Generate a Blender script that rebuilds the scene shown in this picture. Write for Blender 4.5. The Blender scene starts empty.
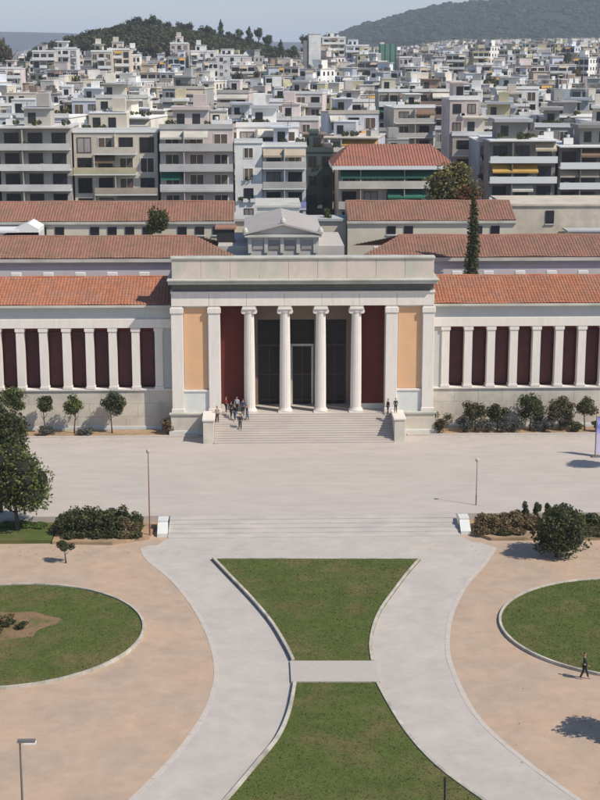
import bpy, bmesh, math, random
from mathutils import Vector, Matrix
import numpy as np
random.seed(7); np.random.seed(7)
S = bpy.context.scene
COL = S.collection
PI = math.pi

# ---------------------------------------------------------------- camera
CAM_H = 38.38
PITCH = math.atan(350 / 1540.0)
YAW = math.radians(1.6)
cam_d = bpy.data.cameras.new('camera')
cam = bpy.data.objects.new('camera', cam_d); COL.objects.link(cam)
cam.location = (-4.6, 0, CAM_H)
cam.rotation_euler = (PI / 2 - PITCH, 0, -YAW)
cam_d.sensor_fit = 'VERTICAL'; cam_d.sensor_height = 24
cam_d.lens = 24 * 1540 / 800.0
cam_d.clip_start = 0.5; cam_d.clip_end = 60000
S.camera = cam

# ---------------------------------------------------------------- world, sun, exposure
SUN_EL = math.radians(47); SUN_AZ = math.radians(31)      # azimuth: from +X turned towards the viewer
w = bpy.data.worlds.new('World'); S.world = w; w.use_nodes = True
nt = w.node_tree
sky = nt.nodes.new('ShaderNodeTexSky'); sky.sky_type = 'NISHITA'; sky.sun_disc = False
sky.sun_elevation = SUN_EL; sky.sun_rotation = math.radians(90) + SUN_AZ
sky.air_density = 1.0; sky.dust_density = .35; sky.ozone_density = 5.0
bg = nt.nodes['Background']; bg.inputs[1].default_value = 0.105
nt.links.new(sky.outputs[0], bg.inputs[0])
sd = bpy.data.lights.new('sun', 'SUN'); sd.energy = 4.2; sd.angle = math.radians(0.6); sd.color = (1, .93, .825)
sun = bpy.data.objects.new('sun', sd); COL.objects.link(sun)
sv = Vector((math.cos(SUN_EL) * math.cos(SUN_AZ), -math.cos(SUN_EL) * math.sin(SUN_AZ), math.sin(SUN_EL)))
sun.rotation_euler = sv.to_track_quat('Z', 'Y').to_euler()
sun.location = (60, 0, 120)
S.view_settings.view_transform = 'Standard'; S.view_settings.look = 'None'
S.view_settings.exposure = 0.13; S.view_settings.gamma = 1.0
S.render.engine = 'CYCLES'
S.cycles.volume_bounces = 1
S.cycles.max_bounces = 6
S.cycles.use_denoising = True

# ---------------------------------------------------------------- helpers
def atY(px, py, Y):
    """world point at depth Y for a point measured on the photograph"""
    F = Vector((math.sin(YAW) * math.cos(PITCH), math.cos(YAW) * math.cos(PITCH), -math.sin(PITCH)))
    R = Vector((math.cos(YAW), -math.sin(YAW), 0)); U = R.cross(F)
    d = F * 1540 + R * (px - 300) + U * (400 - py)
    return Vector((-4.6, 0, CAM_H)) + d * (Y / d.y)
def atZ(px, py, Z):
    F = Vector((math.sin(YAW) * math.cos(PITCH), math.cos(YAW) * math.cos(PITCH), -math.sin(PITCH)))
    R = Vector((math.cos(YAW), -math.sin(YAW), 0)); U = R.cross(F)
    d = F * 1540 + R * (px - 300) + U * (400 - py)
    return Vector((-4.6, 0, CAM_H)) + d * ((Z - CAM_H) / d.z)

def tag(o, label=None, cat=None, group=None, kind=None):
    if label: o['label'] = label
    if cat: o['category'] = cat
    if group: o['group'] = group
    if kind: o['kind'] = kind
    return o
def empty(name, loc, label=None, cat=None, group=None, rz=0):
    o = bpy.data.objects.new(name, None); COL.objects.link(o)
    o.location = loc; o.rotation_euler = (0, 0, rz); o.empty_display_size = .5
    return tag(o, label, cat, group)

class MB:
    def __init__(s): s.v = []; s.f = []; s.m = []; s.cur = 0; s.smooth = False
    def add(s, vs, fs):
        n = len(s.v); s.v += [tuple(p) for p in vs]
        for f in fs: s.f.append(tuple(i + n for i in f)); s.m.append(s.cur)
        return s
    def box(s, x0, x1, y0, y1, z0, z1, skip=''):
        v = [(x0,y0,z0),(x1,y0,z0),(x1,y1,z0),(x0,y1,z0),(x0,y0,z1),(x1,y0,z1),(x1,y1,z1),(x0,y1,z1)]
        fs = {'b':(3,2,1,0),'t':(4,5,6,7),'f':(0,1,5,4),'r':(1,2,6,5),'k':(2,3,7,6),'l':(3,0,4,7)}
        return s.add(v, [q for k, q in fs.items() if k not in skip])
    def lathe(s, prof, n=16, cx=0, cy=0, flute=0):
        vs = []; fs = []
        for r, z in prof:
            for i in range(n):
                a = 2 * PI * i / n
                rr = r * (1 - flute * (i % 2))
                vs.append((cx + rr * math.cos(a), cy + rr * math.sin(a), z))
        for k in range(len(prof) - 1):
            for i in range(n):
                j = (i + 1) % n
                fs.append((k*n+i, k*n+j, (k+1)*n+j, (k+1)*n+i))
        fs.append(tuple(range(n))[::-1]); fs.append(tuple((len(prof)-1)*n + i for i in range(n)))
        return s.add(vs, fs)
    def tube(s, pts, rad, n=8):
        pts = [Vector(p) for p in pts]
        if not hasattr(rad, '__len__'): rad = [rad] * len(pts)
        vs = []; fs = []
        for k, p in enumerate(pts):
            a = pts[max(0, k-1)]; b = pts[min(len(pts)-1, k+1)]
            d = (b - a).normalized()
            u = d.orthogonal().normalized() if abs(d.z) < .98 else Vector((1,0,0))
            u = (u - d * u.dot(d)).normalized(); t = d.cross(u)
            for i in range(n):
                an = 2*PI*i/n
                vs.append(p + (u*math.cos(an) + t*math.sin(an)) * rad[k])
        for k in range(len(pts)-1):
            for i in range(n):
                j = (i+1) % n
                fs.append((k*n+i, k*n+j, (k+1)*n+j, (k+1)*n+i))
        fs.append(tuple(range(n))[::-1]); fs.append(tuple((len(pts)-1)*n+i for i in range(n)))
        return s.add(vs, fs)
    def prism(s, poly, z0, z1):
        """vertical prism from a plan polygon (counter clockwise)"""
        n = len(poly)
        vs = [(p[0], p[1], z0) for p in poly] + [(p[0], p[1], z1) for p in poly]
        fs = [tuple(range(n, 2*n))] + [(i, (i+1) % n, n + (i+1) % n, n + i) for i in range(n)]
        return s.add(vs, fs)
    def extr(s, poly, y0, y1):
        """prism along Y from an XZ polygon"""
        n = len(poly)
        vs = [(p[0], y0, p[1]) for p in poly] + [(p[0], y1, p[1]) for p in poly]
        fs = [tuple(range(n)), tuple(range(2*n-1, n-1, -1))] + [(i, n+i, n+(i+1) % n, (i+1) % n) for i in range(n)]
        return s.add(vs, fs)
    def mesh(s, name, mats):
        me = bpy.data.meshes.new(name)
        me.from_pydata(s.v, [], s.f)
        if not isinstance(mats, (list, tuple)): mats = [mats]
        for m in mats: me.materials.append(m)
        if len(mats) > 1: me.polygons.foreach_set('material_index', s.m)
        if s.smooth: me.polygons.foreach_set('use_smooth', [True]*len(me.polygons))
        me.update()
        return me
    def build(s, name, mats, parent=None, off=None, bevel=0):
        """link as one object; coordinates were given in world space and become local to the parent"""
        if parent is not None and off is None: off = wpos(parent)
        if off is not None and (off[0] or off[1] or off[2]):
            s.v = [(a-off[0], b-off[1], c-off[2]) for a, b, c in s.v]
        me = s.mesh(name, mats)
        bm = bmesh.new(); bm.from_mesh(me); bmesh.ops.recalc_face_normals(bm, faces=bm.faces); bm.to_mesh(me); bm.free()
        o = bpy.data.objects.new(name, me); COL.objects.link(o)
        if parent is not None: o.parent = parent
        if bevel:
            b = o.modifiers.new('bevel', 'BEVEL'); b.width = bevel; b.segments = 1
        return o
def wpos(o):
    p = Vector((0,0,0))
    while o is not None: p += o.location; o = o.parent
    return p
def link(name, me, parent, loc=(0,0,0), scale=None, rz=0):
    o = bpy.data.objects.new(name, me); COL.objects.link(o); o.parent = parent; o.location = loc
    if scale: o.scale = scale
    if rz: o.rotation_euler = (0,0,rz)
    return o
KIDS = {}
def copy_tree(o, parent=None):
    c = o.copy(); COL.objects.link(c); c.parent = parent
    for ch in o.children: copy_tree(ch, c)
    return c

# ---------------------------------------------------------------- materials
def mat(name, col, rough=.85, var=.12, scale=1.5, bump=.0, bscale=20, spec=.3, col2=None, c2lo=.45, c2hi=.62, c2scale=.4,
        rand=0, island=0, stretch=None, bdist=.03):
    m = bpy.data.materials.new(name); m.use_nodes = True
    n = m.node_tree.nodes; L = m.node_tree.links
    b = n['Principled BSDF']; b.inputs['Roughness'].default_value = rough
    b.inputs['Specular IOR Level'].default_value = spec
    tc = n.new('ShaderNodeTexCoord'); src = tc.outputs['Object']
    geo = n.new('ShaderNodeNewGeometry')
    if stretch:
        mp = n.new('ShaderNodeMapping'); mp.inputs['Scale'].default_value = stretch
        L.new(src, mp.inputs[0]); src = mp.outputs[0]
    no = n.new('ShaderNodeTexNoise'); no.inputs['Scale'].default_value = scale; no.inputs['Detail'].default_value = 6
    no.inputs['Roughness'].default_value = .65
    L.new(src, no.inputs['Vector'])
    mr = n.new('ShaderNodeMapRange'); mr.inputs[1].default_value = .25; mr.inputs[2].default_value = .75
    mr.inputs[3].default_value = 1-var; mr.inputs[4].default_value = 1+var
    L.new(no.outputs[0], mr.inputs[0])
    base = None
    if col2:
        n2 = n.new('ShaderNodeTexNoise'); n2.inputs['Scale'].default_value = c2scale; n2.inputs['Detail'].default_value = 5
        n2.inputs['Roughness'].default_value = .6
        L.new(src, n2.inputs['Vector'])
        r2 = n.new('ShaderNodeMapRange'); r2.inputs[1].default_value = c2lo; r2.inputs[2].default_value = c2hi
        L.new(n2.outputs[0], r2.inputs[0])
        mx = n.new('ShaderNodeMix'); mx.data_type = 'RGBA'
        mx.inputs['A'].default_value = (*col, 1); mx.inputs['B'].default_value = (*col2, 1)
        L.new(r2.outputs[0], mx.inputs['Factor']); base = mx.outputs['Result']
    mul = n.new('ShaderNodeVectorMath'); mul.operation = 'SCALE'
    if base is None: mul.inputs[0].default_value = col
    else: L.new(base, mul.inputs[0])
    L.new(mr.outputs[0], mul.inputs['Scale']); out = mul.outputs[0]
    for amt, sock in ((rand, 'obj'), (island, 'isl')):
        if amt:
            if sock == 'obj': so = n.new('ShaderNodeObjectInfo').outputs['Random']
            else: so = geo.outputs['Random Per Island']
            r = n.new('ShaderNodeMapRange'); r.inputs[3].default_value = 1-amt; r.inputs[4].default_value = 1+amt
            L.new(so, r.inputs[0])
            k = n.new('ShaderNodeVectorMath'); k.operation = 'SCALE'
            L.new(out, k.inputs[0]); L.new(r.outputs[0], k.inputs['Scale']); out = k.outputs[0]
    L.new(out, b.inputs['Base Color'])
    if bump:
        bn = n.new('ShaderNodeTexNoise'); bn.inputs['Scale'].default_value = bscale; bn.inputs['Detail'].default_value = 4
        L.new(src, bn.inputs['Vector'])
        bp = n.new('ShaderNodeBump'); bp.inputs['Strength'].default_value = bump; bp.inputs['Distance'].default_value = bdist
        L.new(bn.outputs[0], bp.inputs['Height']); L.new(bp.outputs[0], b.inputs['Normal'])
    return m
def leafmat(name, col, var=.35, island=.45, trans=.25):
    m = mat(name, col, rough=.6, var=var, scale=.8, island=island, spec=.25)
    n = m.node_tree.nodes; L = m.node_tree.links
    b = n['Principled BSDF']; out = n['Material Output']
    t = n.new('ShaderNodeBsdfTranslucent'); mx = n.new('ShaderNodeMixShader'); mx.inputs[0].default_value = trans
    L.new(b.inputs['Base Color'].links[0].from_socket, t.inputs[0])
    L.new(b.outputs[0], mx.inputs[1]); L.new(t.outputs[0], mx.inputs[2]); L.new(mx.outputs[0], out.inputs[0])
    return m

M = {}
M['plaza'] = mat('plaza_paving', (.475,.42,.372), .8, .10, .5, .1, 30, col2=(.50,.44,.385), c2scale=.16, c2lo=.4, c2hi=.62, stretch=(.6,1.6,1))
M['path'] = mat('path_concrete', (.47,.425,.38), .85, .12, .7, .15, 25, col2=(.50,.445,.385), c2scale=.2)
M['gravel'] = mat('gravel_earth', (.49,.35,.245), .95, .13, .8, .7, 18, col2=(.42,.32,.24), c2scale=.22, c2lo=.40, c2hi=.66)
M['cross'] = mat('cross_path_gravel', (.46,.41,.36), .9, .08, 3, .2, 25)
M['kerb'] = mat('kerb_stone', (.52,.465,.39), .8, .2, 1.3, col2=(.36,.34,.28), c2scale=.6, island=.1)
M['step'] = mat('step_stone', (.48,.42,.37), .75, .10, .8, col2=(.52,.46,.40), c2scale=.35, stretch=(.5,2,2))
M['lawn'] = mat('lawn', (.092,.115,.034), .95, .20, .9, .6, 12, spec=.05, col2=(.150,.125,.056), c2scale=.30, c2lo=.46, c2hi=.70)
M['lawnR'] = M['lawn']
M['blade'] = mat('grass_blade', (.105,.134,.036), .9, .24, .6, spec=.05, island=.16, col2=(.165,.14,.06), c2scale=.30, c2lo=.46, c2hi=.70)
M['soil'] = mat('bare_soil', (.24,.15,.085), .95, .25, 2.5, .3, 15, col2=(.12,.12,.04), c2scale=.7, c2lo=.50, c2hi=.62)
M['bed_soil'] = mat('sandy_bed_soil', (.40,.265,.16), .95, .2, 1.5, .3, 15, col2=(.27,.2,.12), c2scale=.5)
M['stepg'] = mat('garden_step_stone', (.50,.445,.40), .8, .10, .8, col2=(.42,.39,.35), c2scale=.5, c2lo=.4, c2hi=.65, stretch=(.6,1.5,1))
M['marble'] = mat('marble', (.77,.705,.63), .6, .08, 1.2, .05, 8, col2=(.66,.62,.55), c2scale=1.1, c2lo=.56, c2hi=.78, stretch=(2.2,2.2,.35))
M['marble_grey'] = mat('weathered_marble', (.56,.535,.47), .7, .14, 1.0, .05, 10, col2=(.40,.40,.33), c2scale=.5)
M['attic'] = mat('attic_stone', (.64,.53,.46), .8, .10, 1.5, col2=(.53,.50,.41), c2scale=.35, c2lo=.45, c2hi=.6, stretch=(1,1,.5))
M['frieze'] = mat('shade_toned_frieze', (.15,.15,.135), .8, .2, 1.5)  # stone colour darkened to deepen the shade under the cornice
M['wallstone'] = mat('podium_stone', (.62,.56,.47), .8, .10, .9, .1, 6, col2=(.52,.47,.39), c2scale=.5)
M['bluewash'] = mat('wing_frieze_plaster', (.50,.505,.485), .8, .07, 1.2)
M['dado'] = mat('dado_stone', (.66,.66,.62), .7, .08, 1.2)
M['orange'] = mat('ochre_plaster', (.72,.43,.235), .85, .07, 1.2, col2=(.66,.41,.24), c2scale=.6)
M['maroon'] = mat('maroon_plaster', (.11,.018,.013), .8, .12, 1)
M['maroon_dark'] = mat('dark_maroon_plaster', (.15,.032,.03), .8, .2, .8)
M['doorglass'] = mat('dark_door_glass', (.014,.010,.009), .25, .2, 1, spec=.25)
M['bronze'] = mat('door_bronze', (.055,.035,.028), .45, .2, 2)
M['tile'] = mat('roof_tile', (.43,.175,.095), .85, .16, 1.2, col2=(.38,.18,.115), c2scale=.45, island=.10)
M['tile_old'] = mat('faded_roof_tile', (.33,.165,.115), .9, .14, 1.0, col2=(.27,.16,.105), c2scale=.3, island=.10)
M['cream'] = mat('cream_render', (.60,.54,.43), .85, .08, .7)
M['cream_rough'] = mat('stained_cream_render', (.58,.50,.40), .9, .12, .6, col2=(.48,.42,.34), c2scale=.5)
M['terrace'] = mat('terrace_felt', (.42,.42,.42), .9, .12, .5)
M['lav'] = mat('pale_lavender_render', (.54,.50,.50), .85, .08, .8)
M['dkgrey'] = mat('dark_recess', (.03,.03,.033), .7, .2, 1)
M['pane'] = mat('window_glass', (.022,.025,.032), .15, .2, .4, spec=.5, rand=.5)
M['curtain'] = mat('curtained_pane', (.25,.23,.21), .5, .2, .6, rand=.4)
M['shutter'] = mat('brown_shutter', (.12,.085,.06), .7, .2, 1, rand=.4)
M['metal'] = mat('grey_metal', (.16,.15,.14), .45, .1, 3)
M['rust'] = mat('rusty_metal', (.20,.09,.06), .7, .2, 3)
M['darkmetal'] = mat('dark_metal', (.03,.03,.03), .5, .1, 3)
M['white'] = mat('white_paint', (.74,.73,.70), .6, .04, 2)
M['bark'] = mat('bark', (.085,.06,.045), .95, .3, 3, .4, 20)
M['dirt_city'] = mat('city_ground', (.17,.155,.14), .95, .2, .05, col2=(.10,.11,.07), c2scale=.03)
M['hillgreen'] = mat('hill_scrub', (.020,.032,.022), .95, .55, .03, 1.0, .05, col2=(.065,.06,.045), c2scale=.010, c2lo=.58, c2hi=.75, bdist=14)
M['leaf'] = leafmat('leaf_green', (.115,.135,.036))
M['leaf_dark'] = leafmat('leaf_dark', (.078,.088,.032))
M['leaf_olive'] = leafmat('leaf_olive', (.12,.105,.048))
M['leaf_brown'] = leafmat('leaf_brown', (.20,.145,.075))
M['leaf_grey'] = leafmat('leaf_grey', (.135,.13,.11))
M['leaf_lime'] = leafmat('leaf_lime', (.11,.165,.035))
M['leaf_rust'] = leafmat('leaf_rust', (.19,.085,.035))
M['core'] = mat('twig_core', (.022,.024,.014), .95, .3, 3)

# ---------------------------------------------------------------- terrain
def smooth(a, b, x):
    t = min(1, max(0, (x-a)/(b-a))); return t*t*(3-2*t)
KD = [0,300,450,650,900,1200,1600,2200,3000,5000]; KZ = [-1.4,-.6,6,12.5,17,21,27,33,36,38]
def terr(x, y):
    z = float(np.interp(y, KD, KZ))
    u = (x + 4.6) / max(y, 200)                       # angle off the axis of view
    z += 10 * smooth(.06, .2, u) * smooth(600, 1300, y)
    z -= 9 * smooth(-.02, -.22, u) * smooth(500, 1500, y)
    # wooded hill in the middle of the city
    dx = (x + 80) / (38 if x < -80 else 52); dy = (y - 960) / 100
    z += 28 * math.exp(-(dx*dx + dy*dy) / 2 * 1.0)
    dx = (x - 0) / 34; dy = (y - 1010) / 90
    z += 10 * math.exp(-(dx*dx + dy*dy) / 2)
    dx = (x + 120) / 60; dy = (y - 800) / 90
    z += 9 * math.exp(-(dx*dx + dy*dy) / 2)
    return z
def grid(name, xs, ys, fn, m, kind='structure', sm=True):
    v = [(x, y, fn(x, y)) for y in ys for x in xs]; nx = len(xs)
    f = [(j*nx+i, j*nx+i+1, (j+1)*nx+i+1, (j+1)*nx+i) for j in range(len(ys)-1) for i in range(nx-1)]
    me = bpy.data.meshes.new(name); me.from_pydata(v, [], f); me.materials.append(m)
    me.polygons.foreach_set('use_smooth', [sm]*len(f)); me.update()
    o = bpy.data.objects.new(name, me); COL.objects.link(o); return tag(o, kind=kind)
ys = list(np.linspace(-200, 400, 20)) + list(np.linspace(420, 1600, 90)) + list(np.linspace(1650, 3000, 20)) + [4000, 6000, 9000, 14000, 20000, 30000]
xs = [-15000, -8000, -4000, -2000, -1200] + list(np.linspace(-800, 800, 110)) + [1200, 2000, 4000, 8000, 15000]
grid('ground', xs, ys, terr, M['dirt_city'])

# far wooded ridge on the right, and the blue mountain far off to the left: real terrain kilometres away
def fbm(x, y, s, o=4):
    from mathutils import noise
    return noise.fractal(Vector((x/s, y/s, 3.3)), 1.0, 2.1, o)
def ridge_right(x, y):
    u = (x + 4.6) / y
    crest = float(np.interp(u, [-.012, .03, .047, .067, .093, .129, .223, .4], [6, 40, 62, 84, 112, 133, 152, 150]))
    prof = math.exp(-((y - 3600) / 700) ** 2)
    return 20 + (crest - 20) * prof + (fbm(x, y, 190) * 9 + fbm(x, y, 60) * 5) * prof
grid('wooded_hills', np.linspace(-400, 1500, 190), np.linspace(2300, 4600, 100), ridge_right, M['hillgreen'])
M['rock'] = mat('far_mountain_rock', (.02,.03,.04), .95, .2, .002)
def mountain(x, y):
    u = (x + 4.6) / y
    crest = float(np.interp(u, [-.6, -.3, -.2, -.165, -.12, -.06, -.02, .05, .3], [90, 120, 135, 128, 108, 86, 72, 66, 50]))
    prof = math.exp(-((y - 7000) / 900) ** 2)
    return 10 + (crest - 10) * prof + fbm(x, y, 700) * 12 * prof
grid('far_mountain', np.linspace(-4300, 1700, 120), np.linspace(5300, 9000, 40), mountain, M['rock'])

# ---------------------------------------------------------------- garden, plaza, paths
GZ = -0.8
def sheet(name, poly, z, m, depth=.25):
    mb = MB(); mb.prism(poly, z - depth, z); o = mb.build(name, m); return tag(o, kind='structure')
sheet('garden_ground', [(-70, 38), (70, 38), (70, 121.28), (-70, 121.28)], GZ, M['gravel'], .5)
sheet('garden_ground', [(-70, 121.28), (-12.12, 121.28), (-12.12, 124.95), (-70, 124.95)], GZ, M['gravel'], .5)
sheet('garden_ground', [(12.12, 121.28), (70, 121.28), (70, 124.95), (12.12, 124.95)], GZ, M['gravel'], .5)
# plaza in front of the museum
sheet('plaza', [(-90, 125.0), (90, 125.0), (90, 153.2), (-90, 153.2)], 0, M['plaza'], 1.2)
# long low flight between plaza and garden
stp = empty('garden_steps', (0, 123.5, GZ), 'long low flight of pale stone steps between the plaza and the garden', 'steps')
for k in range(5):
    z0 = GZ + k*.16; ya = 121.3 + k*.74; yb = ya + (.738 if k < 4 else .738)
    mb = MB(); mb.add([(-12.1,ya,GZ-.1),(12.1,ya,GZ-.1),(12.1,yb,GZ-.1),(-12.1,yb,GZ-.1),(-12.1,ya,z0+.06),(12.1,ya,z0+.06),(12.1,yb,z0+.155),(-12.1,yb,z0+.155)],
        [(3,2,1,0),(4,5,6,7),(0,1,5,4),(1,2,6,5),(2,3,7,6),(3,0,4,7)])
    mb.build('step', M['stepg'], stp, bevel=.02)
sheet('lower_landing', [(-13.0, 119.2), (13.0, 119.2), (12.1, 121.29), (-12.1, 121.29)], GZ + .008, M['path'], .1)

def spline(pts, n=6):
    P = [Vector(p) for p in pts]; out = []
    for i in range(len(P)-1):
        p0 = P[max(0,i-1)]; p1 = P[i]; p2 = P[i+1]; p3 = P[min(len(P)-1,i+2)]
        for k in range(n):
            t = k/n
            out.append(.5*((2*p1)+(p2-p0)*t+(2*p0-5*p1+4*p2-p3)*t*t+(3*p1-p0-3*p2+p3)*t**3))
    out.append(P[-1]); return out
def gp(*px): return [atZ(x, y, GZ).to_2d() for x, y in px]
Lin_up = gp((212,560),(228,577),(250,600),(270,624),(284,647),(291.5,662))
Lin_lo = gp((293.5,684),(288,712),(277,738),(258,762),(226,800),(190,838),(150,875))
Rin_up = gp((421,560),(408,575),(394.5,593),(382,611),(375,628),(372,646),(374,662))
Rin_lo = gp((379,684),(392,708),(411,737),(439,767),(483,800),(540,840),(600,880))
Lout = gp((140,548),(146,560),(170,580),(192,608),(208,640),(214,672),(208,700),(195,725),(170,758),(128,800),(80,838),(10,885))
Rout = gp((497,548),(487,563),(467,587),(453,617),(450,650),(458,677),(473,707),(493,731),(527,760),(572,793),(640,838),(720,885))
sl = lambda p: spline(p, 6)
lu, ll, ru, rl, lo, ro = map(sl, (Lin_up, Lin_lo, Rin_up, Rin_lo, Lout, Rout))
# paved hourglass path: one sheet on the gravel; the lawns stand on it in their kerbs
lo = [Vector((-13.1,119.9))] + lo; ro = [Vector((13.1,119.9))] + ro
mb = MB(); vs = []; fs = []
N = 80
def resample_y(line, ys):
    line = sorted([(p.y, p.x) for p in line]); return [float(np.interp(y, [a for a, b in line], [b for a, b in line])) for y in ys]
yy = list(np.linspace(60, 119.5, N))
xl = resample_y(lo, yy); xr = resample_y(ro, yy)
mb = MB(); mb.add([(a, y, GZ+.004) for a, y in zip(xl, yy)] + [(a, y, GZ+.004) for a, y in zip(xr, yy)],
       [(i, N+i, N+i+1, i+1) for i in range(N-1)])
tag(mb.build('paved_path', M['path']), kind='structure')
# pale edging strips along the outside of the path
def strip(name, line, wd, z0, z1, m, side=1, closed=False, seg=True):
    """raised band following a line, with short joints between stones"""
    P = [Vector((p[0], p[1])) for p in line]; n = len(P); mb = MB()
    nr = []
    for i in range(n):
        a = P[(i-1) % n] if closed else P[max(0,i-1)]; b = P[(i+1) % n] if closed else P[min(n-1,i+1)]
        d = (b-a).normalized(); nr.append(Vector((-d.y, d.x)) * side)
    rng = range(n if closed else n-1)
    for i in rng:
        j = (i+1) % n
        a = P[i]; b = P[j]; g = (b-a) * .008
        a0 = a+g; b0 = b-g; a1 = a+nr[i]*wd+g; b1 = b+nr[j]*wd-g
        dz = random.uniform(-.006,.006)
        v = [(*a0,z0),(*b0,z0),(*b1,z0),(*a1,z0),(*a0,z1+dz),(*b0,z1+dz),(*b1,z1+dz),(*a1,z1+dz)]
        mb.add(v, [(4,5,6,7),(0,1,5,4),(1,2,6,5),(2,3,7,6),(3,0,4,7)])
    return tag(mb.build(name, m), kind='structure')
M['edging'] = mat('path_edging', (.52,.46,.40), .85, .12, 2)
strip('path_edging', lo[1:], .32, GZ-.05, GZ+.018, M['edging'], 1)
strip('path_edging', ro[1:], .32, GZ-.05, GZ+.018, M['edging'], -1)

GRASS = []
def lawn(name, poly):
    z = GZ + .10
    mb = MB(); vs = [(p[0], p[1], z) for p in poly]
    mb.prism([(p[0],p[1]) for p in poly], GZ - .02, z)
    o = mb.build(name, M['lawn']); tag(o, kind='structure'); GRASS.append([Vector((p[0],p[1])) for p in poly]); return o
up = lu + ru[::-1]
lw = ll + rl[::-1]
lawn('lawn', up); lawn('lawn', lw)
# kerbs round the two central lawns (left ones stand higher)
strip('kerb', lu, .20, GZ-.05, GZ+.26, M['kerb'], 1 if lu[0].y > lu[-1].y else -1)
strip('kerb', ll, .20, GZ-.05, GZ+.26, M['kerb'], 1)
strip('kerb', ru, .20, GZ-.05, GZ+.17, M['kerb'], -1)
strip('kerb', rl, .20, GZ-.05, GZ+.17, M['kerb'], -1)
strip('kerb', [lu[0], (lu[0]+ru[0])/2, ru[0]], .16, GZ-.05, GZ+.14, M['kerb'], 1)
# cross path
sheet('cross_path', [(lu[-1].x-.1, ll[0].y+.1), (rl[0].x+.1, rl[0].y+.1), (ru[-1].x+.1, ru[-1].y-.1), (lu[-1].x-.1, lu[-1].y-.1)], GZ+.14, M['cross'], .2)
# round lawns
def circ(cx, cy, r, n=72): return [Vector((cx+r*math.cos(2*PI*i/n), cy+r*math.sin(2*PI*i/n))) for i in range(n)]
for cx, cy, r in ((-22.3,100.4,9.6),(21.9,100.4,9.6)):
    c = circ(cx, cy, r); lawn('round_lawn', c)
    strip('kerb', c, .17, GZ-.05, GZ+.20, M['kerb'], -1, True)
# soil patch on the left lawn
pts = [(-24.0+5.0*math.cos(a)*(1+.12*math.sin(3*a)+.07*math.sin(7*a)), 101.6+3.3*math.sin(a)*(1+.15*math.cos(2*a)+.08*math.sin(9*a))) for a in np.linspace(0, 2*PI, 60)[:-1]]
sheet('bare_soil', pts, GZ+.115, M['soil'], .05)

# grass tufts, one uncountable mass
def inpoly(p, P):
    c = False; n = len(P); j = n-1
    for i in range(n):
        if (P[i].y > p[1]) != (P[j].y > p[1]) and p[0] < (P[j].x-P[i].x)*(p[1]-P[i].y)/(P[j].y-P[i].y)+P[i].x: c = not c
        j = i
    return c
mb = MB()
rs = random.Random(3)
for P in GRASS:
    x0 = min(p.x for p in P); x1 = max(p.x for p in P); y0 = min(p.y for p in P); y1 = max(p.y for p in P)
    ntry = int((x1-x0)*(y1-y0)*110)
    for _ in range(ntry):
        x = rs.uniform(x0,x1); y = rs.uniform(y0,y1)
        if y < 70 or not inpoly((x,y), P): continue
        a = rs.uniform(0,PI); h = rs.uniform(.02,.055); s = rs.uniform(.04,.10); z = GZ+.09
        dx = math.cos(a)*s; dy = math.sin(a)*s; lx = rs.uniform(-.05,.05); ly = rs.uniform(-.05,.05)
        mb.add([(x-dx,y-dy,z),(x+dx,y+dy,z),(x+lx,y+ly,z+h)], [(0,1,2)])
o = mb.mesh('grass', M['blade']); g = bpy.data.objects.new('grass', o); COL.objects.link(g); tag(g, kind='stuff')

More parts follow.
